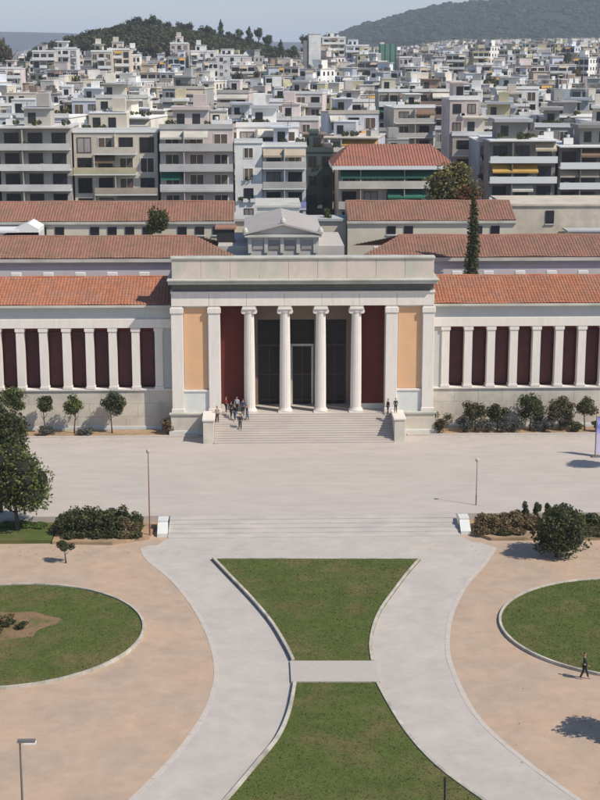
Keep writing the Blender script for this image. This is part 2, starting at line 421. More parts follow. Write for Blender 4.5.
# ---------------------------------------------------------------- foliage kit
def leaf_cloud(mb, c, r, n, s, rs, flat=.85, hollow=.55):
    cx, cy, cz = c
    for _ in range(n):
        while True:
            p = Vector((rs.uniform(-1,1), rs.uniform(-1,1), rs.uniform(-1,1)))
            if hollow < p.length <= 1: break
        p = Vector((p.x*r[0], p.y*r[1], p.z*r[2])) + Vector(c)
        nrm = Vector((rs.gauss(0,1), rs.gauss(0,1), rs.gauss(.4,1))).normalized()
        u = nrm.orthogonal().normalized(); t = nrm.cross(u)
        a = rs.uniform(0, 2*PI); u, t = u*math.cos(a)+t*math.sin(a), t*math.cos(a)-u*math.sin(a)
        q = s*rs.uniform(.6,1.3)
        mb.add([p-u*q, p-t*q*.55+nrm*q*.15, p+u*q, p+t*q*.55+nrm*q*.15], [(0,1,2,3)])
def crown_mesh(name, rs, r, nb, nl, s, m, shape='round', core=True, lift=0):
    """crown around the origin of radius 1-ish: uneven lobes made of leaf sized faces"""
    mb = MB()
    lobes = []
    for k in range(nb):
        if shape == 'round':
            while True:
                p = Vector((rs.uniform(-1,1), rs.uniform(-1,1), rs.uniform(-.8,1)))
                if p.length < 1: break
            p = Vector((p.x*r[0]*.68, p.y*r[1]*.68, p.z*r[2]*.68)); rr = rs.uniform(.34,.56)
            lobes.append((p, (rr*r[0], rr*r[1], rr*r[2]*.85)))
        elif shape == 'cone':
            t = k/(nb-1); a = rs.uniform(0,2*PI); w_ = (1-t)**.4*.45+.08
            lobes.append((Vector((math.cos(a)*w_*.35*r[0], math.sin(a)*w_*.35*r[1], (t*2-1)*r[2]*.92)), (w_*r[0]*1.4, w_*r[1]*1.4, r[2]*.22)))
        elif shape == 'box':
            p = Vector((rs.uniform(-.86,.86)*r[0], rs.uniform(-.7,.7)*r[1], rs.uniform(-.5,.6)*r[2])); q = rs.uniform(.8,1.2)*min(r)*.5
            lobes.append((p, (q*1.5, q, q)))
    if shape == 'mass':
        q = .75; nx = max(2, int(2*r[0]/.95)); ny = max(1, int(2*r[1]/1.0))
        for i in range(nx):
            for j in range(ny):
                edge = (i in (0, nx-1)) + (j in (0, ny-1))
                if edge == 2 and rs.random() < .6: continue
                x = (-1+(2*i+1)/nx)*(r[0]-.35)+rs.uniform(-.2,.2); y = (-1+(2*j+1)/ny)*(r[1]-.35)+rs.uniform(-.2,.2)
                top = r[2]*(1 if j > 0 or ny < 3 else .45)*rs.uniform(.62,1.0)*(.8 if edge else 1)
                lobes.append((Vector((x, y, -r[2]*.95+top*.95)), (rs.uniform(.55,.8), rs.uniform(.55,.8), top*.98)))
        nb = len(lobes)
    for p, rr in lobes: leaf_cloud(mb, p, rr, nl//nb, s, rs)
    if core:
        mb.cur = 1
        for p, rr in lobes:
            n1 = 6; vs = []; fs = []
            for i in range(1, 4):
                for j in range(n1):
                    th = PI*i/4; ph = 2*PI*j/n1
                    vs.append(p + Vector((rr[0]*.55*math.sin(th)*math.cos(ph), rr[1]*.55*math.sin(th)*math.sin(ph), rr[2]*.55*math.cos(th))))
            for i in range(2):
                for j in range(n1):
                    fs.append((i*n1+j, i*n1+(j+1) % n1, (i+1)*n1+(j+1) % n1, (i+1)*n1+j))
            fs.append(tuple(range(n1))); fs.append(tuple(range(2*n1,3*n1)))
            mb.add(vs, fs)
    return mb.mesh(name, [m, M['core']])
def trunk_mesh(name, h, r0, rs, limbs=5, spread=.5, top=1.0):
    mb = MB()
    bend = Vector((rs.uniform(-.1,.1), rs.uniform(-.1,.1), 0))*h
    pts = [Vector((0,0,-.1)), Vector((0,0,h*.3))+bend*.2, Vector((0,0,h*.65))+bend*.6, Vector((0,0,h*top))+bend]
    mb.tube(pts, [r0*1.25, r0*.9, r0*.7, r0*.3], 8)
    for k in range(limbs):
        a = 2*PI*k/limbs + rs.uniform(-.4,.4); z = h*rs.uniform(.5,.8)
        b = Vector((0,0,z)) + bend*.5
        e = b + Vector((math.cos(a)*spread*h, math.sin(a)*spread*h, h*rs.uniform(.2,.4)))
        mb.tube([b, (b+e)/2 + Vector((0,0,-.04*h)), e], [r0*.5, r0*.35, r0*.12], 6)
    me = mb.mesh(name, M['bark']); me.polygons.foreach_set('use_smooth', [True]*len(me.polygons)); return me
TR = random.Random(11)
def tree(name, loc, h, cr, leaf, label, group=None, trunk_h=None, nl=2600, nb=16, s=.16, cat='tree', shape='round', r0=.16, limbs=5, seed=None):
    rs = random.Random(seed if seed is not None else TR.random())
    th = trunk_h if trunk_h is not None else h*.45
    t = empty(name, loc, label, cat, group)
    ch = (h-th)/2
    link('trunk', trunk_mesh('trunk', min(h*.8, th+ch*.6), r0, rs, limbs, cr*.45/max(.1, th+ch*.6)), t)
    link('crown', crown_mesh('crown', rs, (cr, cr*.92, ch*1.08), nb, nl, s, M[leaf], shape), t, (0,0,th+ch))
    return t
def shrub(name, loc, r, leaf, label, group=None, nl=900, nb=7, s=.10, cat='shrub', seed=None, shape='round'):
    rs = random.Random(seed if seed is not None else TR.random())
    t = empty(name, loc, label, cat, group)
    mb = MB()
    for k in range(5):
        a = 2*PI*k/5; mb.tube([(0,0,-.05),(math.cos(a)*r[0]*.3, math.sin(a)*r[1]*.3, r[2]*.9)], [.05,.02], 5)
    link('stem', mb.mesh('stem', M['bark']), t)
    link('foliage', crown_mesh('foliage', rs, r, nb, nl, s, M[leaf], shape), t, (0,0,r[2]*.95))
    return t
HAZE_D = 0.000105
# woodland on the far ridge: countless crowns as one mass
def woodland():
    from mathutils import noise
    rs = random.Random(21); base = []
    for i in range(3):
        for j in range(6):
            th = (.35, .95, 1.5)[i]; ph = 2*PI*j/6 + i*.5
            base.append((math.sin(th)*math.cos(ph), math.sin(th)*math.sin(ph), math.cos(th)))
    bf = [tuple(range(6))] + [(i*6+j, i*6+(j+1) % 6, (i+1)*6+(j+1) % 6, (i+1)*6+j) for i in range(2) for j in range(6)]
    mb = MB(); n = 0
    while n < 4200:
        x = rs.uniform(-150, 1250); y = rs.uniform(2750, 3750)
        if ridge_right(x, y) < 45 or noise.noise(Vector((x/110, y/160, 1.7))) < rs.uniform(-.45, .25): continue
        r = rs.uniform(6, 13); h = r*rs.uniform(.7, 1.2); z = ridge_right(x, y); n += 1
        mb.add([(x+a*r*rs.uniform(.8,1.2), y+b*r*rs.uniform(.8,1.2), z+c*h) for a, b, c in base], bf)
    o = bpy.data.objects.new('woodland', mb.mesh('woodland', M['leaf_far'])); COL.objects.link(o); tag(o, kind='stuff')
M['leaf_far'] = mat('pine_wood', (.022,.036,.020), .95, .4, .01, island=.45)
woodland()
# ================================================================ the museum
FY = 154.0
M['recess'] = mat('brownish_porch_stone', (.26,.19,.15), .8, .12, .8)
M['maroon_bay'] = mat('maroon_bay_panel', (.080,.022,.022), .5, .3, .6, rand=.25)
M['hallstone'] = mat('grey_lavender_stone', (.50,.455,.41), .85, .1, .8)
M['slate'] = mat('old_lead_roof', (.42,.385,.35), .8, .12, .6)
mus = empty('museum_building', (0, 156, 0), 'long neoclassical museum with four marble columns, ochre panels and red tiled wings', 'museum')
def part(mb, name, m, bevel=0, parent=None): return mb.build(name, m, parent or mus, bevel=bevel)

# ---- front stairs
NS = 13; rise = 2.1/NS; run = .345
for k in range(NS):
    mb = MB(); mb.box(-9.0, 9.0, 149.2 + k*run, 153.72, (k*rise - .02 if k else -.05), (k+1)*rise)
    part(mb, 'stair', M['step'], .012)
# ---- podium of the portico
mb = MB(); mb.box(-13.5, -9.0, 153.0, 162, -.1, 2.1); part(mb, 'podium_wall', M['wallstone'], .02)
mb = MB(); mb.box(9.0, 13.5, 153.0, 162, -.1, 2.1); part(mb, 'podium_wall', M['wallstone'], .02)
mb = MB(); mb.box(-8.99, 8.99, 153.73, 162, 0, 2.1); part(mb, 'portico_floor', M['step'], .01)
for s in (-1, 1):
    mb = MB(); mb.box(s*9.35-.35*1.0, s*9.35+.35*1.0+.5*(s > 0)-.0, 149.3, 152.98, -.05, 2.35) if False else mb.box(min(s*9.02,s*10.1), max(s*9.02,s*10.1), 149.3, 152.98, -.05, 2.32)
    c = part(mb, 'stair_pedestal', M['wallstone'], .02)
    mb = MB(); mb.box(min(s*8.94,s*10.18), max(s*8.94,s*10.18), 149.2, 152.97, 2.325, 2.52); part(mb, 'cap_slab', M['marble'], .02, c)
# low moulded base course of podium
for s in (-1, 1):
    mb = MB(); mb.box(min(s*10.2,s*13.7), max(s*10.2,s*13.7), 152.86, 153.0, -.05, .45); part(mb, 'plinth', M['dado'], .02)
    mb = MB(); mb.box(min(s*9.0,s*13.65), max(s*9.0,s*13.65), 152.85, 153.3, 2.102, 2.3); part(mb, 'podium_cornice', M['marble_grey'], .02)
# ---- corner blocks with the ochre panels
def sb(mb, s, a, b, *r): return mb.box(min(s*a, s*b), max(s*a, s*b), *r)
for s in (-1, 1):
    mb = MB(); sb(mb, s, 8.4, 13.3, 154.2, 160, 2.1, 13.2, ''); part(mb, 'corner_wall', M['marble'])
    mb = MB(); sb(mb, s, 8.42, 9.6, 153.75, 154.198, 2.102, 13.18); a = part(mb, 'anta', M['marble'], .03)
    mb = MB(); sb(mb, s, 8.32, 9.7, 153.65, 154.1, 12.45, 13.0); part(mb, 'anta_capital', M['marble'], .03, a)
    mb = MB(); sb(mb, s, 8.34, 9.68, 153.66, 154.1, 2.11, 2.55); part(mb, 'anta_base', M['marble'], .03, a)
    mb = MB(); sb(mb, s, 12.18, 13.36, 153.75, 154.198, 2.102, 13.18); a = part(mb, 'anta', M['marble'], .03)
    mb = MB(); sb(mb, s, 12.08, 13.46, 153.65, 154.1, 12.45, 13.0); part(mb, 'anta_capital', M['marble'], .03, a)
    mb = MB(); sb(mb, s, 12.10, 13.44, 153.66, 154.1, 2.11, 2.55); part(mb, 'anta_base', M['marble'], .03, a)
    mb = MB(); sb(mb, s, 9.75, 12.03, 154.12, 154.19, 4.55, 12.95); part(mb, 'ochre_panel', M['orange'])
    mb = MB(); sb(mb, s, 9.62, 12.16, 154.0, 154.19, 2.102, 4.3); part(mb, 'dado', M['dado'])
    mb = MB(); sb(mb, s, 9.62, 12.16, 153.9, 154.19, 4.302, 4.5); part(mb, 'dado_rail', M['marble'], .02)
    # side bay: maroon wall between anta and outer column
    mb = MB(); sb(mb, s, 6.0, 8.38, 155.3, 155.6, 2.102, 13.18); part(mb, 'maroon_wall', M['maroon'])
    mb = MB(); sb(mb, s, 6.0, 8.38, 155.2, 155.298, 2.102, 2.7); part(mb, 'skirting', M['marble_grey'])
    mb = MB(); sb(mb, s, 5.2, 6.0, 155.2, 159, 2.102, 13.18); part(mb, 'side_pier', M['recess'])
# ---- back wall with three tall doorways
BY = 157.4
for x0, x1 in ((-5.2,-4.6),(-2.25,-1.28),(1.28,2.25),(4.6,5.2)):
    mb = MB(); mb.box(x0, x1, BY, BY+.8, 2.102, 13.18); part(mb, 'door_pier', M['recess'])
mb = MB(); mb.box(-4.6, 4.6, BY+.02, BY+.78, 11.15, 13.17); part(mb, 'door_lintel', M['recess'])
for x0, x1 in ((-4.6,-2.25),(-1.28,1.28),(2.25,4.6)):
    mb = MB(); mb.box(x0+.02, x1-.02, BY+.35, BY+.5, 2.11, 11.14); d = part(mb, 'doorway', M['doorglass'])
    mb = MB(); mb.box(x0+.02, x1-.02, BY+.2, BY+.34, 8.3, 8.55); part(mb, 'transom', M['bronze'] if x0 != -1.28 else M['marble_grey'], .01, d)
    for q in (x0+.10, (x0+x1)/2, x1-.10):
        mb = MB(); mb.box(q-.07, q+.07, BY+.24, BY+.345, 2.12, 8.29); part(mb, 'door_stile', M['bronze'], .01, d)
    if x0 == -1.28:
        for q in (-1.1, 1.1):
            mb = MB(); mb.box(q-.12, q+.12, BY+.16, BY+.235, 2.12, 8.29); part(mb, 'door_jamb', M['marble_grey'], .01, d)
    for zz in (2.5, 5.2):
        mb = MB(); mb.box(x0+.18, x1-.18, BY+.27, BY+.345, zz, zz+.22); part(mb, 'door_rail', M['bronze'], .01, d)
mb = MB(); mb.box(-8.4, 8.4, 154.6, 158.2, 13.182, 13.3); part(mb, 'porch_ceiling', M['marble_grey'])
# ---- four ionic columns
cm = None
def column_parts():
    sh = MB(); prof = []
    for i in range(9):
        t = i/8; prof.append((.56 - .075*t**1.6 + .008*math.sin(PI*t), .42 + t*9.85))
    sh.lathe(prof, 48, flute=.07); 
    ba = MB(); ba.box(-.72,.72,-.72,.72,0,.14); ba.lathe([(.70,.14),(.74,.2),(.70,.27),(.62,.30),(.60,.33),(.64,.37),(.60,.42)], 28)
    ca = MB(); ca.lathe([(.49,10.25),(.5,10.32),(.60,10.46),(.58,10.5)], 28)
    for sx in (-1, 1):
        pr = []
        for i in range(14):
            a = 2*PI*i/14; pr.append((sx*.58+.24*math.cos(a), 10.48+.24*math.sin(a)))
        if sx: ca.extr(pr, -.52, .52)
    ca.box(-.62,.62,-.5,.5,10.5,10.72); ca.box(-.74,.74,-.66,.66,10.721,10.85); ca.box(-.66,.66,-.6,.6,10.851,11.09)
    return sh.mesh('shaft', M['marble']), ba.mesh('base', M['marble']), ca.mesh('capital', M['marble'])
shm, bam, cam_ = column_parts()
for x in (-5.45, -1.82, 1.82, 5.45):
    c = link('column', shm, mus, (x, 154.35-156, 2.102))
    link('column_base', bam, c); link('capital', cam_, c)
# ---- entablature, cornice, attic
for a in range(7):
    x0 = -13.3 + a*3.8; mb = MB(); mb.box(x0+.012, x0+3.8-.012, 153.7, 155.0, 13.2, 14.5); part(mb, 'architrave_block', M['marble'], .012)
mb = MB(); mb.box(-13.36, 13.36, 153.6, 155.05, 14.502, 14.68); part(mb, 'architrave_band', M['marble'], .02)
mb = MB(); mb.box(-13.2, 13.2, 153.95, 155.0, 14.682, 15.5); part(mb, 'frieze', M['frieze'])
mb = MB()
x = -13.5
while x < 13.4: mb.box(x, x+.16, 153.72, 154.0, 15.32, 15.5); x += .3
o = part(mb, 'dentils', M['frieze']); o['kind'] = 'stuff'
mb = MB(); mb.box(-13.55, 13.55, 152.95, 160.6, 15.502, 15.82); part(mb, 'cornice', M['marble_grey'], .03)
mb = MB(); mb.box(-13.65, 13.65, 152.8, 160.7, 15.822, 16.0); part(mb, 'cornice_lip', M['marble_grey'], .04)
n = 9; wx = 26.4/n
for a in range(n):
    x0 = -13.2 + a*wx; mb = MB(); mb.box(x0+.012, x0+wx-.012, 153.7 , 154.7, 16.0, 17.95); part(mb, 'attic_block', M['attic'], .02)
for s in (-1, 1):
    mb = MB(); sb(mb, s, 12.4, 13.2, 154.71, 160.4, 16.0, 16.9); part(mb, 'attic_side', M['attic'], .02)
mb = MB(); mb.box(-13.3, 13.3, 153.55, 154.85, 17.96, 18.16); part(mb, 'attic_coping', M['marble_grey'], .03)
mb = MB(); mb.box(-12.4, 12.4, 154.71, 170, 16.0, 16.2); part(mb, 'portico_roof', M['terrace'])
mb = MB(); mb.box(-13.3, 13.3, 160.001, 170, -.1, 15.5); part(mb, 'hall_wall', M['lav'])
# ---- wings: pillared stoas
PIT = 2.355
def tiled(name, x0, x1, yA, zA, yB, zB, m, ribs=.32, hip0=0, hip1=0, parent=None):
    """pan tile roof: real half round courses running up the slope, clipped at the hips"""
    mb = MB(); n = max(2, int(round((x1-x0)/ribs))); dx = (x1-x0)/n
    L = math.hypot(yB-yA, zB-zA); ncourse = max(2, int(L/.55)); ny = abs(yB-yA)
    for i in range(n):
        xa = x0+i*dx; xm = xa+dx/2
        t1 = 1.0
        if hip0: t1 = min(t1, (xm-x0)/hip0)
        if hip1: t1 = min(t1, (x1-xm)/hip1)
        if t1 < .02: continue
        nc = max(1, int(round(ncourse*t1)))
        for c in range(nc):
            ta = t1*c/nc; tb = t1*(c+1)/nc
            pr = [(0,0),(.22,.0),(.36,.05),(.64,.05),(.78,0),(1,0)]
            vs = []
            sag = .03*math.sin(xa*.55)+.02*math.sin(xa*1.7+1)+random.uniform(-.008,.008)
            for t, up in ((ta,.03+sag),(tb,.0+sag)):
                for u, h in pr: vs.append((xa+u*dx, yA+(yB-yA)*t, zA+(zB-zA)*t+h*dx/.32+up))
            mb.add(vs, [(k,k+1,6+k+1,6+k) for k in range(5)])
    o = mb.build(name, m, parent or mus); o['kind'] = 'stuff'
    dk = MB(); e = -.03; a_ = x0+hip0; b_ = x1-hip1; sy = -1 if yB > yA else 1
    dk.add([(x0,yA-sy*.02,zA+e),(x1,yA-sy*.02,zA+e),(b_,yB,zB+e),(a_,yB,zB+e)], [(0,1,2,3)]); dk.build('roof_deck', m, parent or mus)
    if yB > yA:
        rg = MB(); rg.tube([(a_+(b_-a_)*q/12, yB+.05, zB+.03+.04*math.sin(q*1.9)) for q in range(13)], .13, 7); rg.build('ridge_tiles', m, parent or mus)
    return o
def wing(s):
    XA, XB = 13.3, 48.2
    Yp = 155.6
    # base wall in big ashlar blocks, two courses high
    nb_ = 14; bw = (XB-XA)/nb_
    for c in range(3):
        z0 = 0 + c*1.38
        off = .5*bw*(c % 2)
        for a in range(nb_+(c % 2)):
            xa = max(XA, XA+a*bw-off); xb = min(XB, XA+(a+1)*bw-off)
            mb = MB(); sb(mb, s, xa+.01, xb-.01, Yp-.05+.01*random.random(), Yp+.6, z0+.008, z0+1.372); part(mb, 'ashlar_block', M['wallstone'])
    mb = MB(); sb(mb, s, XA, XB, Yp-.2, Yp+.7, 4.14, 4.32); part(mb, 'sill_course', M['marble'], .02)
    mb = MB(); sb(mb, s, XA, XB, Yp+.01, Yp+.58, -.1, 4.13); part(mb, 'wall_core', M['marble_grey'])
    mb = MB(); sb(mb, s, XA, XB, Yp-.12, Yp-.06, -.05, .38); part(mb, 'plinth', M['dado'], .02)
    # end pilaster strip next to the portico
    mb = MB(); sb(mb, s, XA+.01, XA+1.25, Yp-.0, Yp+1.2, 4.322, 10.68); part(mb, 'end_pier', M['bluewash'])
    k = 0; first = 14.75
    mbp = MB(); mbp.box(-.40,.40,-.35,.65,0,6.36); pier = mbp.mesh('pillar', M['marble'])
    mbc = MB(); mbc.box(-.48,.48,-.43,.72,6.0,6.34); pc = mbc.mesh('pillar_capital', M['marble'])
    mbb = MB(); mbb.box(-.47,.47,-.42,.7,0,.25); pb = mbb.mesh('pillar_base', M['marble'])
    x = first
    while x < XB:
        p = link('pillar', pier, mus, (s*x, Yp+.2-156, 4.322)); link('capital', pc, p); link('base', pb, p)
        if x + PIT < XB:
            mb = MB(); sb(mb, s, x+.41, x+PIT-.41, Yp+1.25, Yp+1.45, 4.33, 10.69); wn = part(mb, 'maroon_bay', M['maroon_dark'])
            mb = MB(); sb(mb, s, x+.55, x+PIT-.55, Yp+1.14, Yp+1.245, 4.5, 10.1); part(mb, 'bay_panel', M['maroon_bay'], 0, wn)
        x += PIT
    mb = MB(); sb(mb, s, XA, XB, Yp+1.46, Yp+1.6, 4.33, 10.7); part(mb, 'stoa_back_wall', M['maroon_dark'])
    mb = MB(); sb(mb, s, XA, XB, Yp-.25, Yp+1.5, 10.702, 11.62); part(mb, 'architrave', M['marble'], .02)
    mb = MB(); sb(mb, s, XA, XB, Yp-.12, Yp+1.5, 11.622, 12.85); part(mb, 'wing_frieze', M['bluewash'])
    mb = MB(); sb(mb, s, XA+.02, XB, Yp-.7, Yp+1.5, 12.852, 13.1); part(mb, 'wing_cornice', M['marble_grey'], .03)
    xa, xb = (13.32, 48.3) if s > 0 else (-48.3, -13.32)
    tiled('roof_tiles', xa, xb, Yp-.6, 13.14, 161.2, 15.1, M['tile'], .33)
    tiled('roof_tiles', xa, xb, 166.8, 13.14, 161.35, 15.1, M['tile'], .33)
    mb = MB(); mb.extr([(s*13.33,13.1)]*0 or [(0,0),(0,0),(0,0)], 0, 0) if False else sb(mb, s, XA+.05, XB, 161.0, 167, 0, 13.08); part(mb, 'wing_wall', M['lav'])
for s in (-1, 1): wing(s)
mb = MB()
# pale acroteria along the ridge of the left and right wings
for s in (-1, 1):
    for a in range(10):
        x = s*(16.5 + a*3.35)
        mb = MB(); mb.box(x-.55, x+.55, 161.15, 161.45, 15.2, 15.62); part(mb, 'ridge_block', M['dado'], .05)
# ---- second range: flat parapet band then an old hipped roof
for s in (-1, 1):
    mb = MB(); sb(mb, s, 9.5, 60, 170.0, 186, 0, 15.2); part(mb, 'hall_wall', M['lav'])
    mb = MB(); sb(mb, s, 9.4, 60, 169.8, 170.6, 15.202, 15.5); part(mb, 'hall_band', M['terrace'], .02)
    mb = MB(); sb(mb, s, 9.3, 60, 169.55, 170.8, 15.502, 15.95); part(mb, 'hall_cornice', M['marble_grey'], .03)
    xa, xb = (6.6, 60) if s > 0 else (-60, -6.6)
    hip = 5.0
    tiled('roof_tiles', xa, xb, 169.5, 16.0, 175.0, 17.75, M['tile_old'], .34, hip0=hip if s > 0 else 0, hip1=hip if s < 0 else 0)
    tiled('roof_tiles', xa, xb, 180.5, 16.0, 175.15, 17.75, M['tile_old'], .4, hip0=hip if s > 0 else 0, hip1=hip if s < 0 else 0)
    # clerestory with its small windows, and the third roof
    mb = MB(); sb(mb, s, 7.4 if s < 0 else 6.6, 62 if s < 0 else 27.5, 190, 204 if s < 0 else 197, 0, 17.5); cl = part(mb, 'clerestory_wall', M['cream'])
    mb = MB(); sb(mb, s, 7.3 if s < 0 else 6.5, 62 if s < 0 else 27.55, 189.7, 190.4, 17.502, 17.8); part(mb, 'clerestory_cornice', M['marble_grey'])
    x0 = 12 if s > 0 else 9.5
    for a in range(12):
        if s > 0 and a not in (0, 1, 5, 6): continue
        if s < 0 and a in (3, 8): continue
        x = s*(x0 + a*2.15)
        mb = MB(); mb.box(x-.55, x+.55, 189.9, 189.995, 16.15, 17.15); wn = part(mb, 'clerestory_window', M['pane'])
        mb = MB(); mb.box(x-.65, x+.65, 189.86, 189.99, 16.0, 16.14); part(mb, 'sill', M['dado'], 0, wn)
    xa, xb = (6.6, 27.5) if s > 0 else (-62, -7.4)
    tiled('roof_tiles', xa, xb, 189.8, 17.85, 195.5, 19.7, M['tile_old'], .36)
    mb = MB(); mb.extr([(xa,17.6),(xb,17.6),(xb,19.6),(xa,19.6)], 195.6, 196); part(mb, 'roof_gable_wall', M['cream'])
# ---- central hall with its pediment behind the attic
mb = MB(); mb.box(-5.7, 2.3, 172, 188, 14, 18.0); part(mb, 'central_hall_wall', M['hallstone'])
cxm = -1.7
for x in (-5.4, -3.6, -1.8, 0, 1.9):
    mb = MB(); mb.box(x-.2, x+.2, 171.8, 171.99, 16.2, 17.98); part(mb, 'hall_pilaster', M['marble_grey'])
for x in (-4.5,-2.7,-.9,.95):
    mb = MB(); mb.box(x-.55, x+.55, 171.9, 171.985, 16.6, 17.6); part(mb, 'hall_window', M['curtain'])
mb = MB(); mb.box(-6.0, 2.6, 171.4, 188, 18.002, 18.28); part(mb, 'hall_entablature', M['marble_grey'], .02)
mb = MB(); mb.extr([(-5.9,18.28),(2.5,18.28),(cxm,19.35)], 171.9, 188); part(mb, 'pediment', M['hallstone'])
for a, b in (((-6.1,18.29),(cxm,19.4)),((2.7,18.29),(cxm,19.4))):
    mb = MB(); mb.extr([a, b, (b[0], b[1]+.2), (a[0], a[1]+.2)] if a[0] < b[0] else [b, a, (a[0], a[1]+.2), (b[0], b[1]+.2)], 171.3, 188.2); part(mb, 'raking_cornice', M['slate'])
for x, z in ((cxm, 19.55), (-5.9, 18.45), (2.5, 18.45)):
    mb = MB(); mb.lathe([(.14,z),(.32,z+.12),(.28,z+.4),(.05,z+.7)], 8, x, 171.6); part(mb, 'acroterion', M['marble_grey'])
mb = MB(); mb.box(-9.0, 5.2, 172.6, 186, 14, 16.9); part(mb, 'lower_hall', M['hallstone'])
# pale block standing behind the pediment
mb = MB(); mb.box(-4.6, .8, 196, 206, 14, 18.9); part(mb, 'rear_block', M['bluewash'])
mb = MB(); mb.box(-4.8, 1.0, 195.8, 206.2, 18.902, 19.15); part(mb, 'rear_block_coping', M['marble_grey'])
mb = MB(); mb.box(-9.5, 6.5, 192, 196, 12, 17.6); part(mb, 'rear_range', M['cream'])
mb = MB(); mb.box(-9.8, 6.8, 191.7, 196.3, 17.602, 17.9); part(mb, 'rear_range_roof', M['terrace'])
# dark gap beside the pediment and small roof lights
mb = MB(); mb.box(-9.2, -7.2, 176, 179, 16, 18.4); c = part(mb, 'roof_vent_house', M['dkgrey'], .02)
mb = MB(); mb.box(-9.4, -7.0, 175.8, 179.2, 18.402, 18.6); part(mb, 'vent_cap', M['tile_old'], 0, c)
# small gabled annex at far left of the rear range
mb = MB(); mb.extr([(-36,16),(-30.6,16),(-30.6,17.6),(-31.8,18.3),(-36,16.4)], 184, 189); part(mb, 'annex_gable', M['white'])

# stained cream building standing to the right behind the museum
cb = empty('cream_building', (33, 200, 0), 'stained cream stone building with one small dark window, right behind the museum roofs', 'building')
pL = atY(520, 200, 200); 
mb = MB(); mb.box(27.8, 50, 200, 212, 0, 18.6); mb.build('wall', M['cream_rough'], cb)
mb = MB(); mb.box(27.6, 50, 199.8, 212.2, 18.602, 18.85); mb.build('roof_slab', M['cream_rough'], cb)
mb = MB(); mb.box(33.0, 34.1, 199.9, 199.995, 16.3, 18.0); wn = mb.build('window', M['pane'], cb)
mb = MB(); mb.box(32.9, 34.2, 199.82, 199.99, 16.15, 16.29); mb.build('sill', M['marble_grey'], wn)
mb = MB(); mb.box(35.5, 50, 196.4, 199.7, 14, 15.6); mb.build('annex', M['lav'], cb)
mb = MB(); mb.box(35.2, 50, 196.2, 199.75, 15.602, 15.8); mb.build('annex_roof', M['terrace'], cb)
mb = MB(); mb.box(36.0, 36.9, 196.3, 196.395, 14.2, 15.4); mb.build('door', M['dkgrey'], cb)
mb = MB(); mb.box(-50, -30.5, 184, 188, 14, 17.2); mb.v = mb.v
an = empty('rear_annex', (-36, 184, 14), 'low pale annex with a white gable at the far left behind the museum roofs', 'building')
mb.build('wall', M['bluewash'], an)
mb = MB(); mb.box(-50, -33, 183.8, 188.2, 17.202, 17.45); mb.build('roof_slab', M['white'], an)

# concrete planter strips with soil in front of the wings
for s in (-1, 1):
    o = MB(); sb(o, s, 10.6, 60, 152.3, 155.3, -.05, .03); o = o.build('planting_bed', M['bed_soil']); tag(o, kind='structure')
    o = MB(); sb(o, s, 10.6, 60, 152.02, 152.3, -.1, .16); o = o.build('bed_kerb', M['edging']); tag(o, kind='structure')
M['leaf_autumn'] = leafmat('leaf_autumn', (.19,.165,.05))
# ================================================================ garden, trees, hedges
# clipped standards and shrubs under the left wing windows
def std_tree(px, ytop, w, label, group, leaf='leaf_dark', Y=153.9, seed=0):
    P = atY(px, ytop, Y); h = P.z; r = w/10.2/2*1.3
    t = tree('small_tree', (P.x, Y, .02), h, r, leaf, label, group, trunk_h=max(.5, h-2*r*.95), nl=2200, nb=14, s=.11, r0=.07, limbs=3, seed=seed)
G1 = 'small round trees under the wing windows'
std_tree(44, 395, 16, 'small round tree third from the right under the left wing windows', G1, 'leaf_dark', seed=1)
std_tree(73, 395, 18, 'bright green round tree second from the right under the left wing windows', G1, 'leaf', seed=2)
std_tree(111, 392, 24, 'broadest round tree under the left wing windows, nearest the portico', G1, 'leaf_dark', seed=3)
std_tree(14, 386, 24, 'taller bushy tree under the left wing windows at the frame edge', G1, 'leaf', seed=31)
std_tree(476, 397, 22, 'round olive toned tree nearest the portico under the right wing windows', G1, 'leaf_olive', seed=4)
std_tree(498, 402, 18, 'low round tree second from the portico under the right wing windows', G1, 'leaf_dark', seed=5)
std_tree(531, 393, 26, 'large round tree in the middle under the right wing windows', G1, 'leaf_dark', seed=6)
std_tree(561, 396, 26, 'round olive tree fourth from the portico under the right wing windows', G1, 'leaf_olive', seed=7)
std_tree(586, 396, 19, 'small round tree at the right end under the right wing windows', G1, 'leaf_olive', seed=8)
G2 = 'grey shrubs in the beds below the wings'
def bed_shrub(px, ytop, w, label, leaf, Y=153.4, seed=0, nl=900):
    P = atY(px, ytop, Y); r = w/10.2/2*1.1
    shrub('shrub', (P.x, Y, .02), (r, r*.75, max(.35, P.z/1.9)), leaf, label, G2, nl=nl, nb=6, s=.10, seed=seed)
bed_shrub(168, 414, 20, 'rusty brown shrub beside the left podium wall', 'leaf_brown', seed=20)
bed_shrub(440, 406, 27, 'large grey green rounded shrub next to the right podium wall', 'leaf_olive', seed=21)
bed_shrub(464, 414, 22, 'pale grey leaved shrub below the first right wing windows', 'leaf_grey', seed=22)
bed_shrub(487, 418, 22, 'low grey shrub between the first two right wing trees', 'leaf_grey', seed=23)
bed_shrub(512, 414, 30, 'wide dark grey shrub under the middle right wing windows', 'leaf_grey', Y=153.2, seed=24)
bed_shrub(545, 414, 28, 'silvery rounded shrub left of the fourth right wing tree', 'leaf_grey', seed=25)
bed_shrub(572, 420, 22, 'low dark shrub at the foot of the fourth right wing tree', 'leaf_dark', seed=26)
bed_shrub(597, 420, 20, 'dark shrub at the right frame edge under the wing', 'leaf_dark', seed=27)
bed_shrub(48, 425, 22, 'low green shrub below the third left wing tree', 'leaf_grey', seed=28)
bed_shrub(24, 420, 20, 'grey green shrub at the far left below the wing', 'leaf_grey', seed=29)
